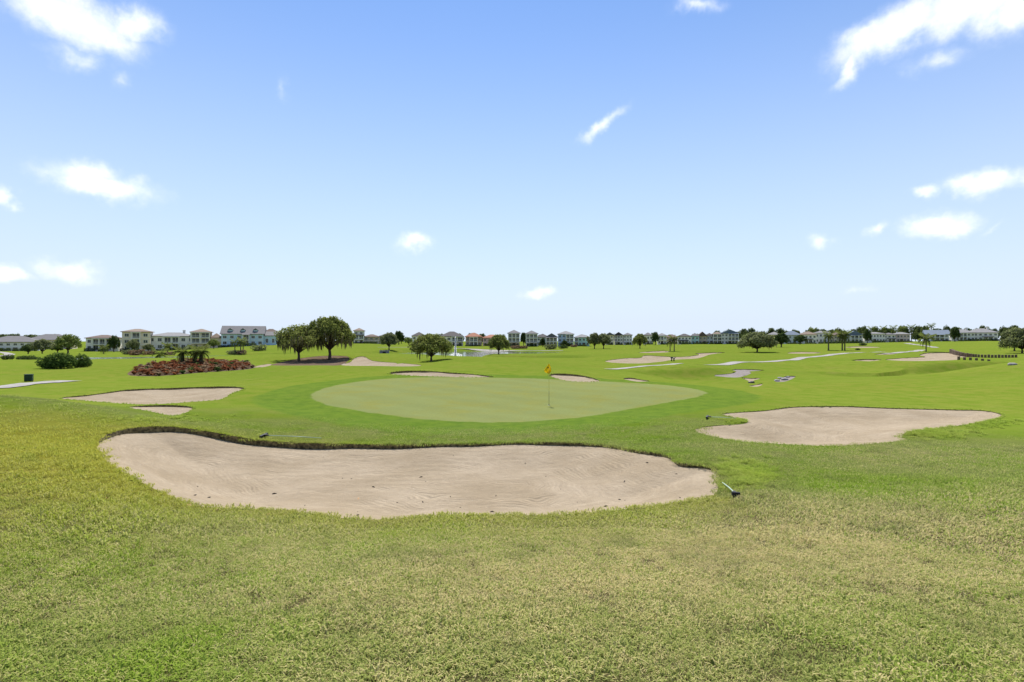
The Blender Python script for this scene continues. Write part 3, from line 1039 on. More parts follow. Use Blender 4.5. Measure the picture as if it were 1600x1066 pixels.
def leaf_cloud(name, lobes, n, size, mat, seed, hang=0.0, shell=.55):
    """many small leaf sprays spread through the volume of several lobes"""
    g = np.random.default_rng(seed)
    lobes = np.array(lobes, float)          # x y z rx ry rz
    wgt = lobes[:, 3] * lobes[:, 4] + lobes[:, 4] * lobes[:, 5]
    which = g.choice(len(lobes), n, p=wgt / wgt.sum())
    d = g.normal(size=(n, 3))
    d /= np.linalg.norm(d, axis=1)[:, None]
    q = shell + (1 - shell) * g.random(n) ** .6
    # ragged surface: sprays gather in bunches
    bun = np.sin(d[:, 0] * 7 + which) * np.sin(d[:, 1] * 6 + 2 * which) * np.sin(d[:, 2] * 8 + which * .7)
    q *= 1 + .20 * bun
    L = lobes[which]
    c = L[:, :3] + d * q[:, None] * L[:, 3:6]
    nn = d + g.normal(size=(n, 3)) * .55
    nn[:, 2] += .25
    nn /= np.linalg.norm(nn, axis=1)[:, None]
    a = np.cross(nn, g.normal(size=(n, 3)))
    a /= np.linalg.norm(a, axis=1)[:, None] + 1e-9
    b = np.cross(nn, a)
    s = size * g.uniform(.6, 1.35, n)[:, None]
    P = np.stack([c - a * s, c - b * s * .55 - nn * s * .15, c + a * s, c + b * s * .55 - nn * s * .15], 1).reshape(-1, 3)
    f = np.arange(n * 4).reshape(n, 4)
    me = np_mesh(name, P, [f], smooth=False)
    me.materials.append(mat)
    tint = np.clip(.45 + .75 * bun + .22 * g.normal(size=n), 0, 1)  # tint paints highlights on jutting bunches and shade in the hollows
    vattr(me, 'tint', np.repeat(tint, 4))
    return me


def moss_mesh(name, lobes, n, seed):
    g = random.Random(seed)
    vs, fs, ti = [], [], []
    for i in range(n):
        L = g.choice(lobes)
        a = g.uniform(0, 6.283)
        q = g.uniform(.35, 1.0)
        x, y = L[0] + math.cos(a) * L[3] * q, L[1] + math.sin(a) * L[4] * q
        z = L[2] - L[5] * math.sqrt(max(0, 1 - q * q)) * .8 + .15
        ln = g.uniform(.5, 1.7)
        wd = g.uniform(.05, .13)
        an = g.uniform(0, 3.14)
        cx, cy = math.cos(an) * wd, math.sin(an) * wd
        o = len(vs)
        vs += [(x - cx, y - cy, z), (x + cx, y + cy, z), (x + cx * .8 + .05, y + cy * .8, z - ln * .55), (x - cx * .8 + .05, y - cy * .8, z - ln * .6), (x + .02, y, z - ln)]
        fs += [(o, o + 1, o + 2, o + 3), (o + 3, o + 2, o + 4)]
        ti += [g.random()] * 5
    me = bpy.data.meshes.new(name)
    me.from_pydata(vs, [], fs)
    me.materials.append(m_moss)
    vattr(me, 'tint', ti)
    return me


def oak_kind(seed, h, wdt, low, nl, n, size, mat, moss=0, flat=.55):
    """a spreading tree of height h and crown width wdt whose foliage starts at height low: trunk, crown (and moss) meshes"""
    g = random.Random(seed)
    R0 = wdt / 2
    hc = h - low
    lobes = [(0, 0, low + hc * .5, R0 * .5, R0 * .5, hc * .38)]
    tips = []
    nl = int(nl * 1.8)
    for i in range(nl):
        a = 2.4 * i + g.uniform(-.25, .25)
        ph = R(-12 + 92 * ((i + .5) / nl) ** 1.25)
        q = g.uniform(.60, .84)
        c = (math.cos(ph) * math.cos(a) * R0 * q, math.cos(ph) * math.sin(a) * R0 * q, low + hc * (.36 + .40 * math.sin(ph)))
        rr = R0 * g.uniform(.19, .30)
        rz = hc * g.uniform(.14, .21) * (.7 + .5 * flat)
        lobes.append(c + (rr, rr, rz))
        tips.append((c[0], c[1], c[2] - rz * .2))
    tb_ = MB()
    rt = max(.13, h * .032)
    fork = max(low * .95, h * .16)
    tb_.tube([(0, 0, -.25), (.02, 0, .15), (rt * .3, 0, fork * .6), (0, rt * .2, fork)], [rt * 1.7, rt * 1.15, rt * .95, rt * .9], 8)
    for i, tp in enumerate(tips):
        k = .5 + g.uniform(-.1, .1)
        tb_.tube([(0, 0, fork - .1), (tp[0] * k * .7, tp[1] * k * .7, fork + (tp[2] - fork) * k), tp], [rt * .55, rt * .34, rt * .1], 5)
    return (tb_.mesh('trunk', m_bark, True), leaf_cloud('crown', lobes, n, size, mat, seed), moss_mesh('moss', lobes, moss, seed) if moss else None)


def tree(kind, x, y, h0, h, w0, wd, label, group=None, name='tree', rz=None, cat='tree'):
    """place a tree kind (built at height h0, width w0) so that it is h tall and wd wide"""
    tr_, cr, ms = kind
    r = empty(name, (x, y, gz2(x, y)), random.uniform(0, 6.28) if rz is None else rz)
    r.scale = (wd / w0, wd / w0, h / h0)
    tag(r, label, cat, group)
    obj('trunk', tr_, r)
    obj('crown', cr, r)
    if ms:
        tag(obj('moss', ms, r), kind='stuff')
    return r


def gz2(x, y):
    return float(terrain(np.array([float(x)]), np.array([float(y)]))[0])


def at(u, d):      # plan position at a bearing and depth
    return ((u - 800) / F * d, d)


OA = oak_kind(11, 6.6, 9.0, 1.5, 12, 4200, .19, m_oak, 520)
OB = oak_kind(12, 8.3, 9.8, 1.9, 18, 10000, .20, m_oak, 460)
OC = oak_kind(13, 4.6, 7.0, .8, 13, 6000, .16, m_oak, 90)
OD = oak_kind(14, 5.5, 6.0, 1.0, 11, 4200, .20, m_oak, 60)
OE = oak_kind(15, 6.2, 7.0, 1.0, 11, 3800, .25, m_oakgrey)
OF = oak_kind(16, 6.4, 11.2, .5, 16, 7000, .26, m_oakgrey, 100)
DK = oak_kind(17, 8.0, 5.5, .8, 8, 2400, .30, m_darkleaf, 0, .9)
DK2 = oak_kind(27, 8.0, 6.5, 1.0, 9, 2400, .32, m_darkleaf, 0, .7)
PG = oak_kind(18, 7.5, 8.0, 1.2, 10, 3000, .28, m_palegreen, 0, .8)
BL = [oak_kind(30 + i, 10, 9.0 + i, 1.0, 9, 1500, .50, m_beltleaf if i != 1 else m_darkleaf, 0, .8) for i in range(4)]
SHR = leaf_cloud('foliage', [(-.5, 0, .42, .6, .5, .42), (.3, .15, .5, .6, .5, .48), (.75, -.1, .36, .4, .4, .36), (-.1, -.25, .3, .6, .35, .32)], 700, .10, m_darkleaf, 61)
SHG = leaf_cloud('foliage', [(-.45, 0, .40, .6, .5, .40), (.35, .1, .45, .55, .5, .44), (0, -.2, .3, .6, .35, .3)], 600, .10, m_oakgrey, 62)
SHT = leaf_cloud('foliage', [(-.45, 0, .30, .6, .5, .32), (.35, .1, .35, .55, .5, .34), (0, -.2, .25, .6, .35, .28)], 420, .12, m_tanleaf, 63)

# the trees one by one: kind, built height/width, bearing, depth, height, width, label
TREES = [
    (OA, 6.6, 9.0, 467, 93, 7.2, 9.4, 'moss-draped oak with thin crown on the mulch, beside the taller oak'),
    (OB, 8.3, 9.8, 515, 95.5, 8.6, 9.8, 'tallest rounded oak on the mulch, hung with moss'),
    (OC, 4.6, 7.0, 674, 82, 4.7, 7.2, 'spreading oak casting a dark shadow on the bank before the fountain'),
    (OD, 5.5, 6.0, 779, 141, 5.9, 6.4, 'small oak on the grassy spit between two strips of water'),
    (OE, 6.2, 7.0, 608, 181, 6.6, 6.8, 'grey-green oak beside the small stone culvert'),
    (OE, 6.2, 7.0, 929, 204, 6.8, 6.6, 'grey-green oak in the pair, next to the mint green house'),
    (OE, 6.2, 7.0, 943, 206, 6.6, 6.6, 'grey-green oak in the pair, farther from the mint green house'),
    (OD, 5.5, 6.0, 1000, 196, 6.2, 6.0, 'lone green oak beyond the long fairway bunker'),
    (OF, 6.4, 11.2, 1183, 150, 6.4, 11.6, 'broad low oak standing alone on the far fairway'),
    (DK2, 8.0, 6.5, 1221, 215, 6.6, 6.4, 'dark tree just behind the broad low oak'),
    (OF, 6.4, 11.2, 1597, 138, 7.4, 10.5, 'dense oak beyond the end of the long timber wall'),
    (OE, 6.2, 7.0, 1585, 158, 7.6, 7.0, 'grey oak behind the dense oak past the timber wall'),
    (OE, 6.2, 7.0, 66, 176, 5.6, 7.0, 'grey-green oak shading the lawn by the long grey-roofed house'),
    (DK2, 8.0, 6.5, 44, 180, 3.8, 4.8, 'short dark tree beside the grey-green oak on the lawn'),
    (PG, 7.5, 8.0, 106, 188, 7.6, 8.6, 'pale green bushy tree beyond the big round bush'),
    (DK2, 8.0, 6.5, 90, 196, 4.0, 4.0, 'low dark tree tucked against the pale green bushy tree'),
    (DK, 8.0, 5.5, 178, 216, 7.6, 4.6, 'narrow dark tree between the white house and cream tower house'),
    (OE, 6.2, 7.0, 208, 196, 5.4, 4.6, 'thin greyish tree before the cream tower house'),
    (OE, 6.2, 7.0, 232, 200, 3.4, 4.2, 'small greyish tree before the wide white house'),
    (PG, 7.5, 8.0, 334, 222, 4.4, 5.4, 'bushy light green tree beside the pale blue mansion'),
    (DK, 8.0, 5.5, 623, 300, 8.8, 6.4, 'round dark tree behind the cream row'),
    (PG, 7.5, 8.0, 638, 262, 4.4, 4.6, 'small light green tree on the slope past the culvert'),
    (DK, 8.0, 5.5, 818, 290, 8.2, 4.4, 'tall green tree between the tan and pale grey narrow houses'),
    (PG, 7.5, 8.0, 787, 262, 6.6, 3.6, 'light green tree beside the tan narrow house'),
    (DK, 8.0, 5.5, 848, 258, 4.8, 3.4, 'dark little tree before the white gabled house'),
    (DK2, 8.0, 6.5, 882, 258, 3.4, 3.8, 'dark low tree before the light blue house'),
    (DK, 8.0, 5.5, 1024, 300, 8.4, 4.6, 'dark upright tree before the white row, past the lone oak'),
    (DK, 8.0, 5.5, 1355, 318, 9.6, 5.0, 'tall dark tree before the long white row'),
    (DK, 8.0, 5.5, 1492, 306, 9.6, 5.4, 'tall dark tree between two grey-roofed houses'),
    (DK2, 8.0, 6.5, 1436, 300, 6.4, 8.4, 'broad dark tree beside the pink house'),
    (DK2, 8.0, 6.5, 1250, 306, 6.2, 8.0, 'broad dark tree before the teal-roofed house'),
    (DK2, 8.0, 6.5, 1166, 320, 7.4, 6.0, 'dark tree beside the blue-gabled house'),
]
for (k, h0, w0, u, d, h, wd, lab) in TREES:
    x, y = at(u, d)
    tree(k, x, y, h0, h, w0, wd, lab, name='oak_tree' if 'oak' in lab.split(',')[0] else 'tree')

# woods behind the houses
rb = random.Random(5)
belt = []
for i in range(46):
    u = 1120 + i * 10.6 + rb.uniform(-4, 4)
    vt = 513 - 5 * min(1, max(0, (u - 1180) / 250)) + rb.uniform(-2.5, 4)
    belt.append((u, rb.uniform(400, 470), vt))
for i in range(14):
    belt.append((-60 + i * 11 + rb.uniform(-4, 4), rb.uniform(300, 380), 519 + rb.uniform(-2, 4)))
for i in range(26):
    belt.append((560 + i * 22 + rb.uniform(-7, 7), rb.uniform(380, 460), 521 + rb.uniform(-2, 4)))
for i in range(10):
    belt.append((200 + i * 30 + rb.uniform(-7, 7), rb.uniform(360, 420), 525 + rb.uniform(-2, 4)))
for i, (u, d, vt) in enumerate(belt):
    x, y = at(u, d)
    z = gz2(x, y)
    h = max(5.0, CAM_H + (533 - vt) * d / F - z)
    k = BL[i % 4]
    tree(k, x, y, 10, h, 9.0 + i % 4, rb.uniform(7.5, 11), 'tree in the distant wood behind the far houses', 'trees of the distant wood', 'tree')

# palms
def frond_mesh(L, rise, droop, nleaf, lw, seed):
    g = random.Random(seed)
    vs, fs, ti = [], [], []
    P = []
    for i in range(9):
        s = i / 8
        P.append(Vector((L * (s - .26 * s * s), 0, L * (rise * s - droop * s * s))))
    for i in range(8):
        o = len(vs)
        wv = .022 * L * (1 - i / 9)
        vs += [P[i] + Vector((0, -wv, 0)), P[i] + Vector((0, wv, 0)), P[i + 1] + Vector((0, wv * .85, 0)), P[i + 1] + Vector((0, -wv * .85, 0))]
        fs.append((o, o + 1, o + 2, o + 3))
        ti += [.6] * 4
    for i in range(nleaf):
        s = .12 + .88 * i / nleaf
        k = s * 8
        a = int(min(k, 7))
        c = P[a].lerp(P[a + 1], k - a)
        ll = lw * math.sin(math.pi * (.15 + .8 * s)) * g.uniform(.85, 1.1)
        for sgn in (-1, 1):
            o = len(vs)
            tip = c + Vector((ll * .45, sgn * ll, -ll * .45))
            w_ = Vector((.062 * L, 0, .0))
            vs += [c - w_ * .5, c + w_ * .5, tip + w_ * .35, tip - w_ * .1]
            fs.append((o, o + 1, o + 2, o + 3))
            ti += [g.uniform(.1, .9)] * 4
    me = bpy.data.meshes.new('frond')
    me.from_pydata(vs, [], fs)
    me.materials.append(m_palmleaf)
    vattr(me, 'tint', ti)
    return me


FR = [frond_mesh(1.0, .62, .78, 15, .27, 1), frond_mesh(1.0, .15, .85, 15, .26, 2), frond_mesh(1.0, 1.0, .45, 15, .25, 3)]


def palm(u, d, h, fl, nf, label, bark=None, rad=None, lean=0.0, group=None):
    x, y = at(u, d)
    r = empty('palm_tree', (x, y, gz2(x, y)), random.uniform(-.3, .3))
    tag(r, label, 'palm', group)
    nf = int(nf * 1.35)
    fl = fl * (1.2 if h > 2.4 else 1.0)
    rad = rad or max(.11, h * .03)
    ht = h - fl * .30
    mb = MB()
    n = 9
    pts = [(lean * (i / (n - 1)) ** 1.5 * ht, 0, -.2 + (ht + .2) * i / (n - 1)) for i in range(n)]
    mb.tube(pts, [rad * (1.25 - .35 * i / (n - 1)) * (1.06 if i % 2 else .95) for i in range(n)], 8)
    mb.build('trunk', bark or m_palmbark, r, True)
    for i in range(nf):
        a = 6.283 * i / nf * 1.0 + random.uniform(-.2, .2)
        lay = i % 3
        f = obj('frond', FR[(2, 0, 1)[lay]], r, (lean * ht, 0, ht), (0, random.uniform(-.15, .15) + (.0, .1, .35)[lay], a))
        f.scale = (fl * random.uniform(.85, 1.1),) * 3
    return r


# three stout palms in the planting mound
palm(285, 66, 2.05, 1.5, 15, 'stout dark-trunked palm standing apart on the planting mound', m_darkbark, .20, .02)
palm(304, 67, 2.0, 1.4, 15, 'stout dark-trunked palm leaning, the middle of three on the mound', m_darkbark, .19, .16)
palm(313.5, 66, 2.1, 1.6, 15, 'stout dark-trunked palm at the end of the three on the mound', m_darkbark, .21, .07)
palm(250, 128, 2.9, 2.2, 13, 'short palm on the near pond bank beyond the planting mound')
palm(262, 160, 3.2, 1.9, 13, 'short full palm on the far pond bank before the wide white house', rad=.14)
palm(162, 165, 2.6, 1.7, 12, 'small palm on the bank before the white arched house')
palm(367, 160, 4.3, 1.6, 12, 'slim palm in the trio below the pale blue mansion, at its tree side', group='palm trio')
palm(376, 160, 4.6, 1.6, 12, 'slim middle palm in the trio below the pale blue mansion', group='palm trio')
palm(380, 163, 4.3, 1.5, 12, 'slim palm in the trio below the pale blue mansion, at its wing side', group='palm trio')
palm(1047, 158, 3.9, 1.7, 13, 'shorter palm of the pair past the long fairway bunker')
palm(1053.5, 158, 4.6, 1.9, 13, 'taller palm of the pair past the long fairway bunker')
palm(1294.5, 162, 5.6, 2.3, 14, 'single feathery palm on the far fairway')
palm(1316, 160, 5.8, 2.4, 14, 'feathery palm of the close pair, next to the single palm')
palm(1320, 160, 5.4, 2.3, 14, 'feathery palm of the close pair, on the side away from the single palm')
palm(1447, 142, 4.4, 2.3, 15, 'bushy palm standing over the timber-walled bunker')
for i, (u, vt) in enumerate([(1396, 512), (1410, 513), (1424, 511), (1380, 512.5), (1362, 513), (1270, 515), (1455, 509)]):
    d = 372
    x, y = at(u, d)
    palm(u, d, CAM_H + (533 - vt) * d / F - gz2(x, y) + .8, 3.0, 12, 'tall palm rising behind the far roofs', rad=.2, group='palms behind the far roofs')

# big round bush with its smaller neighbour, and shrubs
m_bush = leaf_mat('bush_leaf', (.022, .052, .014), (.125, .190, .050), .35)
BUSH = leaf_cloud('foliage', [(-1.7, 0, .75, 1.1, 1.0, .8), (-.8, .1, 1.05, 1.2, 1.1, .95), (.2, 0, 1.15, 1.2, 1.1, .95), (1.1, -.1, .85, .9, .9, .8), (-.4, -.6, .6, 1.5, .7, .6)], 5200, .11, m_bush, 71, shell=.7)
BUSH2 = leaf_cloud('foliage', [(0, 0, .85, .8, .8, .8), (.35, .1, .6, .7, .7, .6), (-.3, -.2, .5, .6, .6, .5)], 1700, .11, m_bush, 72, shell=.7)


def bush(name, me, u, d, s, label, group=None, stem=True, rz=0.0):
    x, y = at(u, d)
    r = empty(name, (x, y, gz2(x, y) - .03), rz)
    r.scale = s if hasattr(s, '__len__') else (s,) * 3
    tag(r, label, 'bush', group)
    obj('foliage', me, r)
    if stem:
        mb = MB()
        for k in range(4):
            a = 1.57 * k + .4
            mb.tube([(0, 0, -.1), (math.cos(a) * .25, math.sin(a) * .2, .35), (math.cos(a) * .5, math.sin(a) * .4, .7)], [.06, .045, .02], 5)
        mb.build('stem', m_bark, r)
    return r


bush('bush', BUSH, 95, 65, (1.0, 1.0, .98), 'big dark green rounded bush on the open lawn')
bush('bush', BUSH2, 127.5, 66.5, (1.05, 1.0, 1.05), 'smaller round bush joined to the side of the big bush')
for (u, d, s, me_, lab) in [(215, 150, 2.6, SHT, 'tan-grey planting clump on the bank below the cream tower house'), (236, 156, 2.0, SHT, 'tan-grey planting clump on the bank below the wide white house'),
                            (200, 158, 1.9, SHG, 'grey-green shrub on the bank beside the tan-grey clump'), (265, 150, 1.7, SHT, 'tan planting clump at the foot of the short full palm'),
                            (376, 158, 2.0, SHT, 'tan planting clump around the palm trio'), (362, 157, 1.6, SHG, 'low grey-green shrub beside the palm trio'),
                            (405, 190, 3.0, SHG, 'low grey shrub bed below the wing of the mansion'), (12, 112, 1.3, SHR, 'small dark shrub by the lawn edge'),
                            (45, 118, 1.5, SHR, 'dark shrub in the low border beyond the bin'), (56, 117, 1.3, SHR, 'smaller dark shrub ending the low border'), (34, 119, 1.2, SHR, 'low dark shrub starting the border'),
                            (861, 215, 2.8, SHG, 'dark rounded shrub bed below the white gabled house'), (880, 225, 2.0, SHR, 'dark shrub below the light blue house'),
                            (806, 225, 2.4, SHT, 'brown planting bed below the tan narrow house'), (818, 226, 2.2, SHT, 'brown planting bed below the pale grey narrow house'),
                            (897, 245, 1.8, SHT, 'reddish brown shrub at the corner of the light blue house'), (1348, 235, 1.6, SHR, 'lone dark shrub on the far slope'),
                            (1340, 165, .75, SHR, 'tiny dark shrub past the close pair of palms')]:
    bush('shrub', me_, u, d, s, lab, stem=False)

# red and tan plants covering the mound
def rosette(seed, n, mat):
    g = random.Random(seed)
    vs, fs, ti = [], [], []
    for i in range(n):
        a = 6.283 * i / n * 1.618 + g.uniform(-.2, .2)
        up = g.uniform(.25, 1.1)
        L = g.uniform(.34, .5)
        w_ = g.uniform(.05, .08)
        ca, sa = math.cos(a), math.sin(a)
        o = len(vs)
        m_ = (ca * L * .55 * math.cos(up), sa * L * .55 * math.cos(up), L * .62 * math.sin(up) + .06)
        e = (ca * L * math.cos(up * .7), sa * L * math.cos(up * .7), L * .8 * math.sin(up * .8))
        vs += [(-sa * w_ * .6, ca * w_ * .6, 0), (sa * w_ * .6, -ca * w_ * .6, 0), (m_[0] + sa * w_, m_[1] - ca * w_, m_[2]), (m_[0] - sa * w_, m_[1] + ca * w_, m_[2]), e]
        fs += [(o, o + 1, o + 2, o + 3), (o + 3, o + 2, o + 4)]
        ti += [g.random()] * 5
    me = bpy.data.meshes.new('leaf_rosette')
    me.from_pydata(vs, [], fs)
    me.materials.append(mat)
    vattr(me, 'tint', ti)
    return me


ROS = [rosette(1, 26, m_redleaf), rosette(2, 24, m_redleaf), rosette(3, 24, m_tanleaf), rosette(4, 26, m_darkleaf)]
BED = BUNKERS[-1][0]
rp = random.Random(8)
cand = []
for gy_ in np.arange(BED[:, 1].min(), BED[:, 1].max(), .92):
    for gx_ in np.arange(BED[:, 0].min(), BED[:, 0].max(), .92):
        cand.append((gx_ + rp.uniform(-.3, .3), gy_ + rp.uniform(-.3, .3)))
cand = np.array(cand)
cand = cand[sdist(cand[:, 0], cand[:, 1], BED) > .25]
print('bed plants', len(cand))
for (x, y) in cand[:290]:
    q = rp.random()
    red = q < .62
    k = rp.choice((0, 1)) if red else (2 if q < .9 else 3)
    o = obj('bromeliad', ROS[k], None, (x, y, gz2(x, y) - .01), (0, 0, rp.uniform(0, 6.28)), rp.uniform(1.0, 1.6))
    o.scale.z *= rp.uniform(.8, 1.3)
    if k < 2:
        tag(o, 'reddish-brown rosette plant on the planting mound', 'plant', 'red rosette plants on the mound')
    elif k == 2:
        tag(o, 'tan rosette plant on the planting mound', 'plant', 'tan rosette plants on the mound')
    else:
        tag(o, 'dark green rosette plant on the planting mound', 'plant', 'green rosette plants on the mound')

# ------------------------------------------------------------------ houses
PAINT = {}


def paint(key, col, rough=.8):
    if key not in PAINT:
        PAINT[key] = plain('paint_' + key, col, rough, .06, 1.2)
    return PAINT[key]


WALLC = {'white': (.77, .71, .66), 'cream': (.72, .59, .46), 'tan': (.46, .36, .25), 'blue': (.42, .54, .66), 'mint': (.36, .58, .55), 'grey': (.46, .48, .50),
         'pink': (.60, .44, .42), 'brown': (.36, .24, .17), 'palegrey': (.66, .62, .61), 'yellow': (.62, .54, .36)}
ROOFC = {'grey': (.115, .112, .115), 'tan': (.17, .13, .10), 'dark': (.06, .055, .055), 'red': (.24, .105, .065), 'blue': (.12, .15, .19), 'brown': (.11, .08, .065), 'light': (.17, .168, .17)}
m_glass, t = new_mat('window_glass')
b = t.node('ShaderNodeBsdfPrincipled', {'Base Color': (.028, .034, .042), 'Roughness': .12, 'Specular IOR Level': .6})
t.put(t.out.inputs[0], b.outputs[0])
m_trim = plain('white_trim', (.72, .70, .66), .6, .04, 2)
m_door = plain('door_paint', (.10, .075, .06), .6, .1, 3)


def win_mesh():
    mb = MB()
    mb.box(-.5, .5, -.06, .0, .44, .5)
    mb.box(-.5, .5, -.06, .0, -.5, -.44)
    mb.box(-.5, -.43, -.06, .0, -.44, .44)
    mb.box(.43, .5, -.06, .0, -.44, .44)
    mb.box(-.02, .02, -.05, .0, -.44, .44)
    return mb.mesh('window', m_trim)


WINF = win_mesh()
mb = MB()
mb.box(-.43, .43, -.025, .0, -.44, .44)
WINP = mb.mesh('pane', m_glass)
mb = MB()
mb.box(-.5, .5, -.05, 0, 0, 1)
mb.box(-.4, .4, -.07, -.05, .1, .45)
mb.box(-.4, .4, -.07, -.05, .55, .92)
DOORM = mb.mesh('door', m_door)
mb = MB()
mb.tube([(0, 0, 0), (0, 0, 1)], .5, 8)
COLM = mb.mesh('column', m_trim, True)


def roof_mesh(w_, d_, h_, typ, over, mat):
    """hip or gable roof with overhang and eave thickness; ridge along x (gable ends at the sides) or along y (gable faces front)"""
    a, c, th = w_ / 2 + over, d_ / 2 + over, .22
    mb = MB()
    if typ == 'hip':
        rl = max(.05, a - c) if a > c else .05
        rd = max(.05, c - a) if c > a else .05
        tv = [(-rl, -rd, h_), (rl, -rd, h_), (rl, rd, h_), (-rl, rd, h_)]
    elif typ == 'gable':
        tv = [(-a, -.04, h_), (a, -.04, h_), (a, .04, h_), (-a, .04, h_)]
    else:
        tv = [(-.04, -c, h_), (.04, -c, h_), (.04, c, h_), (-.04, c, h_)]
    bv = [(-a, -c, 0), (a, -c, 0), (a, c, 0), (-a, c, 0)]
    lv = [(x, y, -th) for x, y, z in bv]
    mb.add(lv + bv + tv, [(0, 3, 2, 1)] + [(i, (i + 1) % 4, 4 + (i + 1) % 4, 4 + i) for i in range(4)] + [(4 + i, 4 + (i + 1) % 4, 8 + (i + 1) % 4, 8 + i) for i in range(4)] + [(8, 9, 10, 11)])
    return mb.mesh('roof', mat)


def window(parent, x, y, z, ww, wh):
    f = obj('window', WINF, parent, (x, y, z), None, (ww, 1, wh))
    obj('pane', WINP, f)


def house(u0, u1, vt, vb, d, wall, roof, label, floors=2, cols=3, typ='hip', rh=.28, balcony=(), yaw=0.0, depth=None, wing=None, chimney=False, tower=False, dormer=False):
    """a house seen between two bearings, ridge and ground at the given drops, at depth d"""
    uc = (u0 + u1) / 2
    x, y = at(uc, d)
    wd = (u1 - u0) * d / F
    zb = CAM_H - (vb - 533) * d / F
    zg = min(gz2(x, y), zb)
    ztop = CAM_H - (vt - 533) * d / F
    H = ztop - zb
    hw = H * (1 - rh)
    dp = depth or min(max(wd * .8, 7), 13)
    base = zb
    face = math.atan2(-x, y) * .75 + R(yaw)
    r = empty('house', (x, y + dp / 2, base), face)
    tag(r, label, 'house')
    mw = paint(wall, WALLC[wall])
    mr = paint('roof_' + roof, ROOFC[roof], .9)
    W2, D2 = wd / 2, dp / 2
    mb = MB()
    mb.box(-W2, W2, -D2, D2, min(-1.5, zg - zb - 1), hw)
    if typ == 'front':       # gable wall facing the front
        mb.add([(-W2, -D2, hw), (W2, -D2, hw), (0, -D2, hw + (H - hw) * .93), (-W2, D2, hw), (W2, D2, hw), (0, D2, hw + (H - hw) * .93)], [(0, 1, 2), (5, 4, 3)])
    elif typ == 'gable':
        mb.add([(-W2, -D2, hw), (-W2, D2, hw), (-W2, 0, hw + (H - hw) * .93), (W2, -D2, hw), (W2, D2, hw), (W2, 0, hw + (H - hw) * .93)], [(2, 1, 0), (3, 4, 5)])
    mb.build('wall', mw, r)
    # string courses between the storeys
    fh = hw / floors
    for k in range(1, floors):
        mb = MB()
        mb.box(-W2 - .06, W2 + .06, -D2 - .06, D2 + .06, k * fh - .12, k * fh + .06)
        mb.build('band', m_trim, r)
    ro = obj('roof', roof_mesh(wd, dp, H - hw, typ, .55, mr), r, (0, 0, hw + .22))
    if chimney:
        mb = MB()
        mb.box(-.5, .5, -.5, .5, -1.5, .9)
        mb.box(-.6, .6, -.6, .6, .9, 1.1)
        mb.build('chimney', mw, ro).location = (W2 * .45, 0, H - hw)
    if dormer:
        for sx in (-.5, 0, .5):
            mb = MB()
            z0 = (H - hw) * .18
            mb.box(-.9, .9, -D2 * .75, -D2 * .1, z0, z0 + 1.2)
            dm = mb.build('dormer', mw, ro)
            dm.location = (sx * wd * .6, 0, 0)
            mb = MB()
            mb.add([(-1.15, -D2 * .8, z0 + 1.2), (1.15, -D2 * .8, z0 + 1.2), (0, -D2 * .8, z0 + 2.0), (-1.15, 0, z0 + 1.2), (1.15, 0, z0 + 1.2), (0, 0, z0 + 2.0)], [(0, 1, 2), (0, 2, 5, 3), (1, 4, 5, 2)])
            mb.build('dormer_roof', mr, ro).location = (sx * wd * .6, 0, 0)
            f = obj('window', WINF, ro, (sx * wd * .6, -D2 * .75 - .01, z0 + .62), None, (1.0, 1, .9))
    cw = wd / cols
    for k in range(floors):
        for c in range(cols):
            cx = -W2 + cw * (c + .5)
            zc = k * fh + fh * .52
            bal = (k, c) in balcony
            if k == 0 and c == cols // 2 and not bal:
                obj('door', DOORM, r, (cx, -D2 - .003, .02), None, (1.5, 1, min(2.3, fh * .78)))
                continue
            if bal:
                window(r, cx, -D2 - .004, k * fh + fh * .48, cw * .86, fh * .8)
            else:
                window(r, cx, -D2 - .004, zc, min(1.7, cw * .55), min(1.7, fh * .52))
        for c in range(max(1, int(dp / 4))):      # side windows
            for sgn in (-1, 1):
                f = obj('window', WINF, r, (sgn * (W2 + .004), -D2 + 4 * c + 2.2, k * fh + fh * .52), (0, 0, sgn * math.pi / 2), (1.3, 1, min(1.6, fh * .5)))
                obj('pane', WINP, f)
    # balconies: slab, rail and columns across the run of bays on each storey
    for k in range(floors):
        cs = sorted(c for (kk, c) in balcony if kk == k)
        if not cs:
            continue
        x0, x1 = -W2 + cw * cs[0], -W2 + cw * (cs[-1] + 1)
        if k > 0:
            mb = MB()
            mb.box(x0, x1, -D2 - 1.7, -D2 - .07, k * fh - .14, k * fh + .08)
            bo = mb.build('balcony', m_trim, r)
            mb = MB()
            mb.box(x0, x1, -D2 - 1.68, -D2 - 1.62, k * fh + .95, k * fh + 1.02)
            nb = max(4, int((x1 - x0) / .45))
            for q in range(nb + 1):
                xx = x0 + .04 + (x1 - x0 - .08) * q / nb
                mb.box(xx - .02, xx + .02, -D2 - 1.67, -D2 - 1.63, k * fh + .08, k * fh + .95)
            mb.build('railing', m_trim, bo)
        for q in range(len(cs) + 1):
            xx = x0 + .15 + (x1 - x0 - .3) * q / len(cs)
            obj('column', COLM, r, (xx, -D2 - 1.5, k * fh + .08), None, (.34, .34, fh - .2))
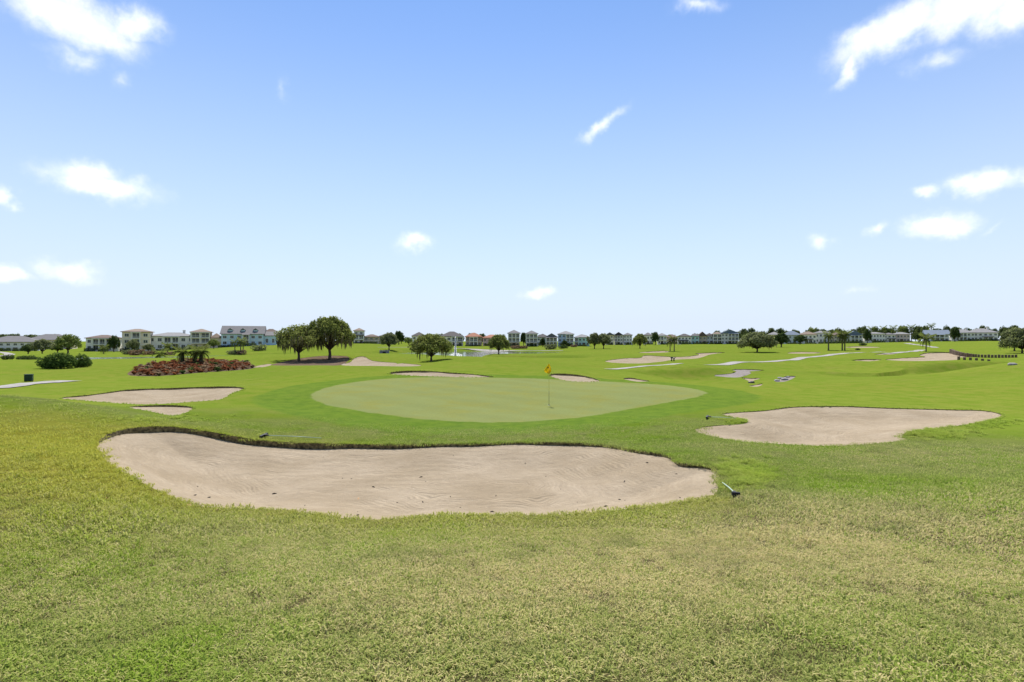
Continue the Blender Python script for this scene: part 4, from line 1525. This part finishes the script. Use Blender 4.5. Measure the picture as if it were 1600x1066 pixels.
    if balcony:      # lean-to roof over the top balcony
        kt = max(k for k, c in balcony)
        cs = sorted(c for (kk, c) in balcony if kk == kt)
        x0, x1 = -W2 + cw * cs[0], -W2 + cw * (cs[-1] + 1)
        z0 = (kt + 1) * fh - .12
        if kt < floors - 1 or typ != 'hip':
            mb = MB()
            mb.add([(x0 - .2, -D2 - 2.0, z0), (x1 + .2, -D2 - 2.0, z0), (x1 + .2, -D2 - .05, z0 + .45), (x0 - .2, -D2 - .05, z0 + .45),
                    (x0 - .2, -D2 - 2.0, z0 - .15), (x1 + .2, -D2 - 2.0, z0 - .15), (x1 + .2, -D2 - .05, z0 - .15), (x0 - .2, -D2 - .05, z0 - .15)],
                   [(0, 1, 2, 3), (4, 7, 6, 5), (0, 4, 5, 1), (1, 5, 6, 2), (3, 7, 4, 0)])
            mb.build('porch_roof', mr, r)
        else:
            mb = MB()
            mb.box(x0 - .2, x1 + .2, -D2 - 2.0, -D2 - .05, z0 - .1, z0 + .12)
            mb.build('porch_roof', m_trim, r)
    if wing:      # lower wing beside the main block: side, width, height fraction
        sd2, ww, hf = wing
        wx = sd2 * (W2 + ww / 2)
        wh = H * hf
        mb = MB()
        mb.box(wx - ww / 2 + (.02 if sd2 > 0 else 0), wx + ww / 2 - (.02 if sd2 < 0 else 0), -D2 * .8, D2 * .8, min(-1.5, zg - zb - 1), wh * .7)
        wg = mb.build('wing', mw, r)
        obj('roof', roof_mesh(ww, dp * .8, wh * .3, 'gable' if typ != 'hip' else 'hip', .4, mr), wg, (wx, 0, wh * .7 + .2))
        nw = max(1, int(ww / 2.6))
        for c in range(nw):
            f = obj('window', WINF, wg, (wx - ww / 2 + ww * (c + .5) / nw, -D2 * .8 - .004, wh * .36), None, (1.2, 1, wh * .32))
            obj('pane', WINP, f)
    return r


HOUSES = [
    # bearings, ridge, ground, depth, wall, roof, label, options
    (-30, 34, 525.5, 548.5, 228, 'palegrey', 'grey', 'long low grey-roofed house behind the lawn oaks', dict(floors=2, cols=8, rh=.42)),
    (36, 92, 522.5, 547, 262, 'cream', 'grey', 'long cream house half hidden behind the pale bushy tree', dict(floors=2, cols=6, rh=.38)),
    (130, 171, 524, 548, 226, 'white', 'brown', 'white house with brown roof and porch beside the narrow dark tree', dict(floors=2, cols=5, rh=.2, balcony=((0, 1), (0, 2), (0, 3), (1, 1), (1, 2), (1, 3)))),
    (187, 223, 514.5, 549, 224, 'cream', 'tan', 'tall cream tower house with stacked balconies beside the wide white house', dict(floors=3, cols=3, rh=.13, balcony=((0, 1), (1, 1), (2, 1)))),
    (226, 288, 520, 547, 232, 'white', 'light', 'wide white house with dark balcony openings and low grey roof', dict(floors=2, cols=6, rh=.22, balcony=((0, 2), (0, 3), (1, 2), (1, 3)), chimney=True)),
    (295, 321, 514.5, 545, 236, 'cream', 'tan', 'slim cream tower house between the wide white house and the mansion', dict(floors=3, cols=2, rh=.16, balcony=((1, 0), (1, 1), (2, 0), (2, 1)), wing=(1, 4.5, .78))),
    (341, 400, 509.5, 540.5, 240, 'blue', 'grey', 'pale blue mansion with steep grey roof and dormers', dict(floors=2, cols=6, typ='gable', rh=.42, balcony=((0, 3), (1, 3)), wing=(1, 5.5, .72), dormer=True)),
    (405, 432, 514.5, 540, 262, 'tan', 'brown', 'tan house with brown roof behind the mansion wing', dict(floors=2, cols=3, rh=.3)),
    (551, 566, 513, 537, 292, 'palegrey', 'tan', 'narrow pale tower house beside the tall mossy oak', dict(floors=3, cols=2, rh=.18, balcony=((1, 0), (1, 1)))),
    (567, 590, 523, 538, 296, 'tan', 'brown', 'low tan house next to the narrow pale tower', dict(floors=2, cols=3, rh=.25)),
    (592, 613, 521.5, 538, 300, 'yellow', 'grey', 'low yellow house above the grey-green culvert oak', dict(floors=2, cols=3, rh=.25)),
    (643, 663, 519.5, 539, 300, 'white', 'dark', 'white house with dark roof behind the spreading oak', dict(floors=2, cols=3, rh=.3)),
    (687, 722, 518.5, 541, 264, 'white', 'dark', 'white house with wide dark hip roof behind the fountain', dict(floors=2, cols=4, rh=.34, balcony=((1, 2), (1, 3)))),
    (727, 752, 520.5, 541, 262, 'brown', 'red', 'brown house with orange-red roof and balcony by the fountain', dict(floors=2, cols=4, rh=.3, balcony=((0, 1), (0, 2), (1, 1), (1, 2)))),
    (754, 782, 523.5, 541, 274, 'pink', 'red', 'low pink house with red roof beside the brown house', dict(floors=2, cols=4, rh=.28)),
    (794, 812, 516, 541.5, 262, 'tan', 'grey', 'narrow tan three-storey house with balconies', dict(floors=3, cols=3, rh=.2, typ='hip', balcony=((1, 0), (1, 1), (1, 2), (2, 0), (2, 1), (2, 2)))),
    (822, 840, 517, 541.5, 262, 'palegrey', 'grey', 'narrow pale grey three-storey house with balconies', dict(floors=3, cols=3, rh=.2, balcony=((1, 0), (1, 1), (1, 2), (2, 0), (2, 1), (2, 2)))),
    (839, 858, 522, 540, 290, 'grey', 'dark', 'plain grey house behind the pale grey narrow house', dict(floors=2, cols=3, rh=.3)),
    (854, 871, 521.5, 541, 260, 'white', 'grey', 'white gabled house with porch beside the light blue house', dict(floors=2, cols=3, typ='front', rh=.3, balcony=((0, 0), (0, 1), (0, 2), (1, 0), (1, 1), (1, 2)))),
    (873, 897, 518, 541, 264, 'blue', 'light', 'light blue three-storey house beside the mint green house', dict(floors=3, cols=4, rh=.2, balcony=((1, 2), (1, 3), (2, 2), (2, 3)))),
    (899, 922, 523, 541, 268, 'mint', 'light', 'mint green house with light grey roof', dict(floors=2, cols=4, rh=.26, balcony=((0, 0), (1, 0)))),
    (948, 960, 520, 539, 318, 'cream', 'grey', 'cream gabled house showing past the oak pair', dict(floors=3, cols=2, typ='front', rh=.22)),
    (962, 974, 519.5, 538.5, 322, 'white', 'dark', 'white gabled house, first after the cream gabled house', dict(floors=3, cols=3, typ='front', rh=.25, balcony=((1, 1), (2, 1)))),
    (976, 989, 520.5, 538.5, 322, 'palegrey', 'grey', 'pale grey house between the white gabled house and lone oak', dict(floors=3, cols=3, rh=.2)),
    (1008, 1021, 520, 538.5, 326, 'white', 'grey', 'white house between the lone oak and dark upright tree', dict(floors=2, cols=3, rh=.25)),
    (1030, 1043, 521, 538.5, 326, 'white', 'light', 'white house just past the dark upright tree', dict(floors=2, cols=3, rh=.22, balcony=((1, 0), (1, 1)))),
    (1040, 1062, 523, 538, 345, 'pink', 'brown', 'low house with reddish brown roof behind the palm pair', dict(floors=2, cols=4, rh=.3)),
    (1062, 1082, 522, 538, 330, 'white', 'dark', 'white house with dark porch next to the brown-roofed one', dict(floors=2, cols=4, rh=.26, balcony=((0, 0), (0, 1), (0, 2)))),
    (1083, 1094, 521, 538, 332, 'mint', 'grey', 'slim blue-green house beside the tan gabled house', dict(floors=2, cols=2, rh=.26)),
    (1094, 1106, 519, 538, 334, 'tan', 'brown', 'tan house with steep brown gable', dict(floors=2, cols=2, typ='front', rh=.34)),
    (1107, 1116, 521, 538, 334, 'grey', 'dark', 'slim grey house between the tan and brown balconied houses', dict(floors=2, cols=2, rh=.24)),
    (1117, 1130, 519, 537.5, 332, 'brown', 'tan', 'brown house with deep open balconies beside the blue-gabled house', dict(floors=3, cols=2, rh=.18, balcony=((0, 0), (0, 1), (1, 0), (1, 1), (2, 0), (2, 1)))),
    (1131, 1156, 515.5, 537.5, 330, 'palegrey', 'blue', 'white three-storey house with blue gable roof', dict(floors=3, cols=5, typ='front', rh=.26, balcony=((1, 2), (1, 3), (1, 4), (2, 2), (2, 3), (2, 4)))),
    (1205, 1222, 519, 537, 345, 'cream', 'light', 'cream house behind the broad low oak', dict(floors=2, cols=3, rh=.25)),
    (1230, 1254, 517.5, 536.5, 338, 'grey', 'blue', 'grey house with teal-grey roof behind the broad dark tree', dict(floors=2, cols=4, rh=.34)),
    (1256, 1278, 518.5, 536.8, 334, 'white', 'tan', 'white house with tan roof and dark ground-floor openings', dict(floors=2, cols=4, rh=.26, balcony=((0, 1), (0, 2)))),
    (1279, 1300, 517.5, 536.5, 342, 'palegrey', 'light', 'pale house with flat light roof behind the single palm', dict(floors=2, cols=4, rh=.16)),
    (1302, 1326, 519.5, 536, 338, 'tan', 'brown', 'tan house behind the close pair of palms', dict(floors=2, cols=4, rh=.28)),
    (1329, 1350, 517.5, 535.5, 332, 'palegrey', 'blue', 'pale house with slate blue gable beside the tall dark tree', dict(floors=2, cols=4, typ='front', rh=.36, balcony=((0, 1), (0, 2), (1, 1), (1, 2)))),
    (1359, 1386, 519.5, 535, 334, 'white', 'light', 'long white row house with many windows', dict(floors=2, cols=7, rh=.16)),
    (1387, 1402, 520.5, 534.8, 332, 'white', 'grey', 'small white house with dark porch beside the pink house', dict(floors=2, cols=3, rh=.2, balcony=((0, 1), (0, 2)))),
    (1403, 1424, 519.5, 534.5, 332, 'pink', 'light', 'pink house with dark windows', dict(floors=2, cols=5, rh=.22)),
    (1457, 1486, 516, 533, 326, 'palegrey', 'blue', 'grey-roofed house with white posts before the tall dark tree', dict(floors=2, cols=5, typ='gable', rh=.4, balcony=((0, 1), (0, 2), (0, 3), (1, 1), (1, 2), (1, 3)))),
    (1498, 1526, 515, 532.5, 332, 'palegrey', 'light', 'pale house with small cupola and long porch', dict(floors=2, cols=6, rh=.3, balcony=((0, 1), (0, 2), (0, 3), (1, 1), (1, 2), (1, 3)), chimney=True)),
    (1528, 1563, 513.5, 532, 334, 'white', 'light', 'white house with broad grey hip roof at the end of the row', dict(floors=2, cols=6, rh=.36, balcony=((0, 3), (0, 4)), chimney=True)),
]
for (u0, u1, vt, vb, d, wl, rf, lab, opt) in HOUSES:
    house(u0, u1, vt, vb, d, wl, rf, lab, **opt)

# clipped hedges along the feet of the houses
HEDGE = leaf_cloud('foliage', [(x * .5, 0, .45, .42, .5, .5) for x in range(-4, 5)], 900, .13, m_darkleaf, 81, shell=.75)
for i, (u0, u1, vt, vb, d, wl, rf, lab, opt) in enumerate(HOUSES):
    n = max(1, int((u1 - u0) / 14))
    for k in range(n):
        u = u0 + (u1 - u0) * (k + .5) / n + random.uniform(-1, 1)
        wpx = (u1 - u0) / n * random.uniform(.6, 1.05)
        x, y = at(u, d - 3.5)
        o = obj('hedge', HEDGE, None, (x, y, max(gz2(x, y), CAM_H - (vb - 533) * d / F - .8) - .05), (0, 0, math.atan2(-x, y) * .75), (wpx * d / F / 4.9, 1.0, random.uniform(.9, 1.7)))
        tag(o, 'dark green hedge at the foot of the ' + ' '.join(lab.split()[:6]).rstrip(','), 'hedge', 'foundation hedges')

# ------------------------------------------------------------------ things on the course
def px_ground(u, v):
    x, y = land([(u, v)])[0]
    return x, y, gz2(x, y)


# flagstick, cup
m_yellow, t = new_mat('flag_cloth')
fc = t.mix(t.noise(t.node('ShaderNodeTexCoord').outputs['Object'], 5, 3), (.74, .56, .02), (.82, .66, .03))
mx = t.node('ShaderNodeMixShader', {0: .5, 1: t.node('ShaderNodeBsdfDiffuse', {'Color': fc}).outputs[0], 2: t.node('ShaderNodeBsdfTranslucent', {'Color': fc}).outputs[0]})
t.put(t.out.inputs[0], mx.outputs[0])
m_pole = plain('pole_paint', (.50, .45, .12), .5, .05, 4)
m_black = plain('black_rubber', (.018, .018, .02), .6, .2, 8)
m_hole_shade = plain('hole_shade', (.03, .03, .025), .8, .2, 8)
hx, hy, hz = px_ground(857.8, 633.2)
fs_ = empty('flagstick', (hx, hy, hz))
tag(fs_, 'golf flagstick with drooping yellow flag in the putting green', 'flagstick')
PH = 2.2
mb = MB()
mb.tube([(0, 0, -.02), (0, 0, .75)], .011, 8)
mb.build('lower_pole', plain('pole_dark', (.14, .14, .07), .5, .05, 4), fs_, True)
mb = MB()
mb.tube([(0, 0, .75), (0, 0, PH)], .0105, 8)
mb.tube([(0, 0, PH), (0, 0, PH + .02)], .016, 8)
mb.build('pole', m_pole, fs_, True)
# cloth hanging in folds from the top of the pole, widest low down
g = MB()
NU, NV = 14, 12
outl = [(0.0, .012, .012), (.12, .05, .04), (.25, .10, .065), (.38, .16, .09), (.52, .215, .10), (.64, .245, .11), (.74, .25, .115), (.82, .22, .10), (.9, .16, .06), (.96, .09, .02), (1.0, .03, .0)]
vs, fs = [], []
for j in range(NV + 1):
    t_ = j / NV
    q = [p_[0] for p_ in outl]
    lw = np.interp(t_, q, [p_[1] for p_ in outl])
    rw = np.interp(t_, q, [p_[2] for p_ in outl])
    for i in range(NU + 1):
        s = i / NU
        xx = -lw + (lw + rw) * s
        yy = .055 * math.sin(s * 9 + t_ * 2.5) * (.25 + t_) - .02
        vs.append((xx, yy, PH - .01 - .53 * t_))
for j in range(NV):
    for i in range(NU):
        a = j * (NU + 1) + i
        fs.append((a, a + 1, a + NU + 2, a + NU + 1))
g.add(vs, fs)
fl = g.build('flag', m_yellow, fs_, True)
so = fl.modifiers.new('thick', 'SOLIDIFY')
so.thickness = .004
# small dark emblem printed on the flag
e = MB()
ev, ef = [], []
for rr_ in (0, 1):
    for k in range(10):
        a = 6.283 * k / 10
        q = (.0 if rr_ == 0 else 1) * (.040 + .014 * math.sin(3 * a))
        xx, zz = -.055 + math.cos(a) * q, PH - .22 + math.sin(a) * q * 1.15
        t_ = (PH - .01 - zz) / .53
        lw = np.interp(t_, [p_[0] for p_ in outl], [p_[1] for p_ in outl])
        rw = np.interp(t_, [p_[0] for p_ in outl], [p_[2] for p_ in outl])
        s = (xx + lw) / (lw + rw)
        ev.append((xx, .055 * math.sin(s * 9 + t_ * 2.5) * (.25 + t_) - .02 - .008, zz))
ef = [(k, (k + 1) % 10, 10 + (k + 1) % 10, 10 + k) for k in range(10)]
e.add(ev, ef)
e.build('emblem', m_black, fl)
mb = MB()
mb.tube([(0, 0, -.10), (0, 0, .012)], .056, 16)
mb.m = 1
mb.tube([(0, 0, .004), (0, 0, .014)], .05, 16)  # dark disc painted for the shade inside the open hole
tag(mb.build('hole_cup', [m_trim, m_hole_shade], None), 'dark hole cup set in the putting green at the flagstick', 'hole cup').location = (hx, hy, hz)

# bunker rakes
m_steel = plain('grey_green_handle', (.30, .38, .31), .45, .08, 5)


def rake(p0, p1, label, wid=.58):
    """rake lying from its head p0 to the end of its handle p1 (plan positions)"""
    a, b_ = Vector((p0[0], p0[1], gz2(*p0[:2]))), Vector((p1[0], p1[1], gz2(*p1[:2])))
    dv = b_ - a
    L = dv.length
    r = empty('bunker_rake', a + Vector((0, 0, .03)))
    r.rotation_euler = (0, -math.asin(dv.z / L), math.atan2(dv.y, dv.x))
    tag(r, label, 'rake', 'bunker rakes')
    mb = MB()
    mb.tube([(.03, 0, .05), (L * .5, 0, .055), (L, 0, .035)], [.012, .012, .011], 8)
    mb.build('handle', m_steel, r, True)
    mb = MB()
    mb.box(-.03, .03, -wid / 2, wid / 2, .02, .085)
    mb.tube([(0, 0, .06), (.16, 0, .06)], .028, 8)
    mb.build('head', m_black, r)
    tm = MB()
    tm.add([(-.012, -.008, .02), (.012, -.008, .02), (.012, .008, .02), (-.012, .008, .02), (-.02, 0, -.06)], [(0, 1, 4), (1, 2, 4), (2, 3, 4), (3, 0, 4), (3, 2, 1, 0)])
    tme = tm.mesh('tooth', m_black)
    for k in range(12):
        obj('tooth', tme, r, (0, -wid / 2 + .025 + (wid - .05) * k / 11, 0))
    return r


def lv(u, v):
    return land([(u, v)])[0]


a, b_ = lv(412, 684), lv(502, 687.5)
rake(a, b_, 'rake lying along the far rim of the large bunker')
a, b_ = lv(1105, 654.5), lv(1150, 656.3)
rake(a, b_, 'rake on the turf tongue beside the second greenside bunker')
a, b_ = lv(1150, 779), lv(1129, 759)
rake(a, b_, 'rake on the grass past the end of the large bunker', .14)

# dark green bin by the path
m_bin = plain('bin_green', (.012, .040, .024), .55, .2, 5)
x, y, z = px_ground(45, 596.5)
r = empty('litter_bin', (x, y, z), .5)
tag(r, 'dark green slatted litter bin beside the concrete cart path', 'bin')
mb = MB()
mb.box(-.22, .22, -.22, .22, .04, .60)
mb.build('body', m_bin, r)
mb = MB()
mb.box(-.27, .27, -.27, .27, .60, .67)
mb.build('lid', m_bin, r)
sl = MB()
sl.box(-.035, .035, -.02, .02, .05, .58)
slm = sl.mesh('slat', m_bin)
for sd3 in range(4):
    a = sd3 * math.pi / 2
    for k in range(5):
        o_ = -.18 + .09 * k
        obj('slat', slm, r, (math.cos(a) * .245 - math.sin(a) * o_, math.sin(a) * .245 + math.cos(a) * o_, 0), (0, 0, a + math.pi / 2))
mb = MB()
for sx in (-.2, .2):
    for sy in (-.2, .2):
        mb.box(sx - .03, sx + .03, sy - .03, sy + .03, -.05, .04)
mb.build('foot', m_bin, r)

# fountain in the pond
m_spray, t = new_mat('white_spray')
tr = t.node('ShaderNodeBsdfTransparent')
df = t.node('ShaderNodeBsdfDiffuse', {'Color': (.85, .88, .9)})
mx = t.node('ShaderNodeMixShader', {0: .55, 1: tr.outputs[0], 2: df.outputs[0]})
t.put(t.out.inputs[0], mx.outputs[0])
fx, fy = level([(711.5, 557)], WATER_Z)[0]
r = empty('fountain', (fx, fy, WATER_Z))
tag(r, 'tall white water jet rising from the pond', 'fountain')
rf_ = np.random.default_rng(4)
n = 1500
hh = rf_.random(n) ** 1.2
H_ = 5.4
zz = hh * H_
sp = .06 + .34 * (1 - hh) ** 1.3 + .05 * rf_.random(n)
an = rf_.uniform(0, 6.283, n)
rad = sp * np.sqrt(rf_.random(n))
c = np.stack([np.cos(an) * rad, np.sin(an) * rad, zz], 1)
s = rf_.uniform(.03, .075, n)
P = np.stack([c + np.stack([-s, 0 * s, -s * 2], 1), c + np.stack([s, 0 * s, -s * 2], 1), c + np.stack([0 * s, s, s * 2.5], 1), c + np.stack([0 * s, -s, 0 * s], 1)], 1).reshape(-1, 3)
i4 = np.arange(n)[:, None] * 4
me = np_mesh('jet', P, [np.concatenate([i4 + np.array([[0, 1, 2]]), i4 + np.array([[1, 3, 2]]), i4 + np.array([[3, 0, 2]])])], smooth=False)
me.materials.append(m_spray)
obj('jet', me, r)
n = 420
an = rf_.uniform(0, 6.283, n)
rad = 2.0 * rf_.random(n)
c = np.stack([np.cos(an) * rad, np.sin(an) * rad, rf_.random(n) ** 2 * (1.3 - rad * .4)], 1)
s = rf_.uniform(.04, .11, n)
P = np.stack([c + np.stack([-s, 0 * s, -s], 1), c + np.stack([s, 0 * s, -s], 1), c + np.stack([0 * s, s, s * 1.2], 1), c + np.stack([0 * s, -s, 0 * s], 1)], 1).reshape(-1, 3)
i4 = np.arange(n)[:, None] * 4
me = np_mesh('splash', P, [np.concatenate([i4 + np.array([[0, 1, 2]]), i4 + np.array([[1, 3, 2]]), i4 + np.array([[3, 0, 2]])])], smooth=False)
me.materials.append(m_spray)
obj('splash', me, r)
mb = MB()
mb.tube([(0, 0, -.3), (0, 0, .12)], [.5, .35], 12)
mb.build('float', m_black, r)

# timber walls: rows of upright posts with a cap board
m_timber = plain('old_timber', (.13, .095, .065), .9, .35, 6, bump=.6)


def post_wall(pts, hgt, label, step=.42, cap=True, name='timber_wall', rad=.14, skip=0.0):
    c = spline(pts, False, 12)
    seg = np.hypot(*np.diff(c, axis=0).T)
    s = np.concatenate([[0], np.cumsum(seg)])
    n = int(s[-1] / step)
    px = np.interp(np.arange(n + 1) * step, s, c[:, 0])
    py = np.interp(np.arange(n + 1) * step, s, c[:, 1])
    pz = terrain(px, py)
    r = empty(name, (px[0], py[0], pz[0]))
    tag(r, label, 'wall')
    pm = MB()
    pm.tube([(0, 0, -.6), (0, 0, .96), (0, 0, 1)], [rad, rad, rad * .7], 7)
    pme = pm.mesh('post', m_timber)
    g = random.Random(2)
    hs = []
    for k in range(n + 1):
        h_ = (hgt(k / max(1, n)) if callable(hgt) else hgt) * g.uniform(.93, 1.05)
        hs.append(h_)
        obj('post', pme, r, (px[k] - px[0], py[k] - py[0], pz[k] - pz[0]), (0, 0, g.uniform(0, 6)), (1, 1, h_))
    return r


post_wall(np.array([at(1485, 124), at(1496, 110), at(1515, 104), at(1545, 101), at(1590, 99)]), lambda s: .95 - .35 * s, 'long weathered timber post wall behind the far bunker', .5, rad=.2)
post_wall(np.array([at(1498, 88.5), at(1515, 87), at(1545, 84.5)]), lambda s: .62 - .3 * s, 'short low timber post wall at the near end of the far bunker', .85, rad=.2)
post_wall(level([(690, 560.3), (715, 560.8), (740, 561.4), (768, 561.0)], WATER_Z) - np.array([0, .3]), lambda s: .75, 'row of timber mooring posts edging the pond by the fountain', .8, rad=.13)

# culvert on the pond bank
m_stone = plain('grey_stone', (.23, .22, .215), .9, .15, 3, bump=.4)
cx_, cy_ = level([(600.5, 552.8)], -.75)[0]
r = empty('culvert', (cx_, cy_, max(gz2(cx_, cy_), WATER_Z) + .12), .0)
tag(r, 'small grey stone culvert headwall with dark opening by the pond', 'culvert')
mb = MB()
mb.box(-1.5, -.6, -.3, .5, -.5, .95)
mb.box(.6, 1.5, -.3, .5, -.5, .95)
mb.box(-.6, .6, -.3, .5, .62, .95)
mb.build('headwall', m_stone, r)
mb = MB()
mb.box(-1.65, 1.65, -.4, .6, .953, 1.08)
mb.build('coping', m_stone, r)
mb = MB()
mb.box(-.6, .6, .35, .5, -.5, .62)  # black panel stands in for the shade inside the opening
mb.build('opening_shade', m_black, r)

# two markers by the fairway bunker
for (u, lab, tilt) in ((1049.5, 'dark upright course marker post by the long fairway bunker', 0.0), (1053.0, 'forked dark course marker next to the upright one', .25)):
    x, y, z = px_ground(u, 564.6)
    r = empty('marker_post', (x, y, z), .2)
    tag(r, lab, 'marker')
    mb = MB()
    mb.tube([(0, 0, -.1), (0, 0, .55)], .11, 8)
    mb.build('post', m_bin, r, True)
    mb = MB()
    if tilt:
        mb.tube([(0, 0, .3), (.28, 0, .78)], .08, 8)
        mb.tube([(0, 0, .3), (-.22, 0, .75)], .07, 8)
    else:
        mb.box(-.17, .17, -.12, .12, .552, .76)
    mb.build('head', m_bin, r)

# stones on the gravel scrape
rs = random.Random(9)
for k, (u, v, s) in enumerate([(1219, 591.5, .20), (1226, 593.5, .26), (1214, 595.5, .2), (1231, 589.5, .16), (1174, 598.5, .22), (1582, 570.5, .3)]):
    x, y, z = px_ground(u, v)
    mb = MB()
    nA, nB = 9, 6
    vs, fs = [], []
    for j in range(nB + 1):
        ph = math.pi * j / nB
        for i in range(nA):
            th = 6.283 * i / nA
            q = 1 + .22 * math.sin(3 * th + k) * math.sin(2 * ph) + rs.uniform(-.08, .08)
            vs.append((math.sin(ph) * math.cos(th) * q * s * 1.3, math.sin(ph) * math.sin(th) * q * s, math.cos(ph) * q * s * .6))
    for j in range(nB):
        for i in range(nA):
            fs.append((j * nA + i, (j + 1) * nA + i, (j + 1) * nA + (i + 1) % nA, j * nA + (i + 1) % nA))
    mb.add(vs, fs)
    lab = ('grey boulder on the bare gravel scrape' if k < 4 else ('dark boulder at the foot of the small sand patch' if k == 4 else 'pale boulder on the crest past the hollow'))
    o = mb.build('boulder', m_stone if k != 4 else m_black, None, True)
    o.location = (x, y, z + s * .12)
    tag(o, lab, 'boulder', 'boulders on the gravel scrape' if k < 4 else None)

# fallen leaves
lm = MB()
lm.add([(-.06, 0, 0), (-.02, .028, .012), (.04, .02, .02), (.075, 0, .012), (.035, -.024, .004), (-.025, -.028, .018)], [(0, 1, 2, 3), (0, 3, 4, 5)])
lme = lm.mesh('leaf', m_deadleaf)
for k, (u, v, s, where) in enumerate([(295, 792, 1.0, 'rim'), (340, 800, .8, 'rim'), (168, 782, .9, 'slope'), (560, 782, .6, 'rim'), (420, 806, .6, 'rim')]):
    x, y = lv(u, v)
    o = obj('fallen_leaf', lme, None, (x, y, gz2(x, y) + .03), (rs.uniform(-.3, .3), rs.uniform(-.3, .3), rs.uniform(0, 6)), s)
    tag(o, 'dry brown leaf lying by the large bunker rim' if where == 'rim' else 'dry brown leaf on the grass slope', 'leaf', 'fallen leaves' if where == 'rim' else None)

# twigs and crumbs of debris in the large bunker
tw = MB()
tw.add([(-.05, -.012, 0), (.05, -.01, 0), (.06, .012, .012), (-.04, .014, .02), (0, 0, .032)], [(0, 1, 4), (1, 2, 4), (2, 3, 4), (3, 0, 4)])
twm = tw.mesh('twig', m_darkbark)
sandbox = bpy.data.objects['sand_bunker']
for k in range(46):
    u, v = rs.uniform(200, 1080), rs.uniform(702, 796)
    x, y = lv(u, v)
    if sdist(np.array([x]), np.array([y]), BUNKERS[0][0])[0] < .3:
        continue
    ok, loc, nrm, _ = sandbox.ray_cast(Vector((x, y, 5)), Vector((0, 0, -1)))
    if ok:
        o = obj('twig', twm, None, loc, (0, 0, rs.uniform(0, 6)), rs.uniform(.35, 1.0))
        tag(o, 'small dark crumb of debris on the raked sand of the large bunker', 'debris', 'debris in the large bunker')
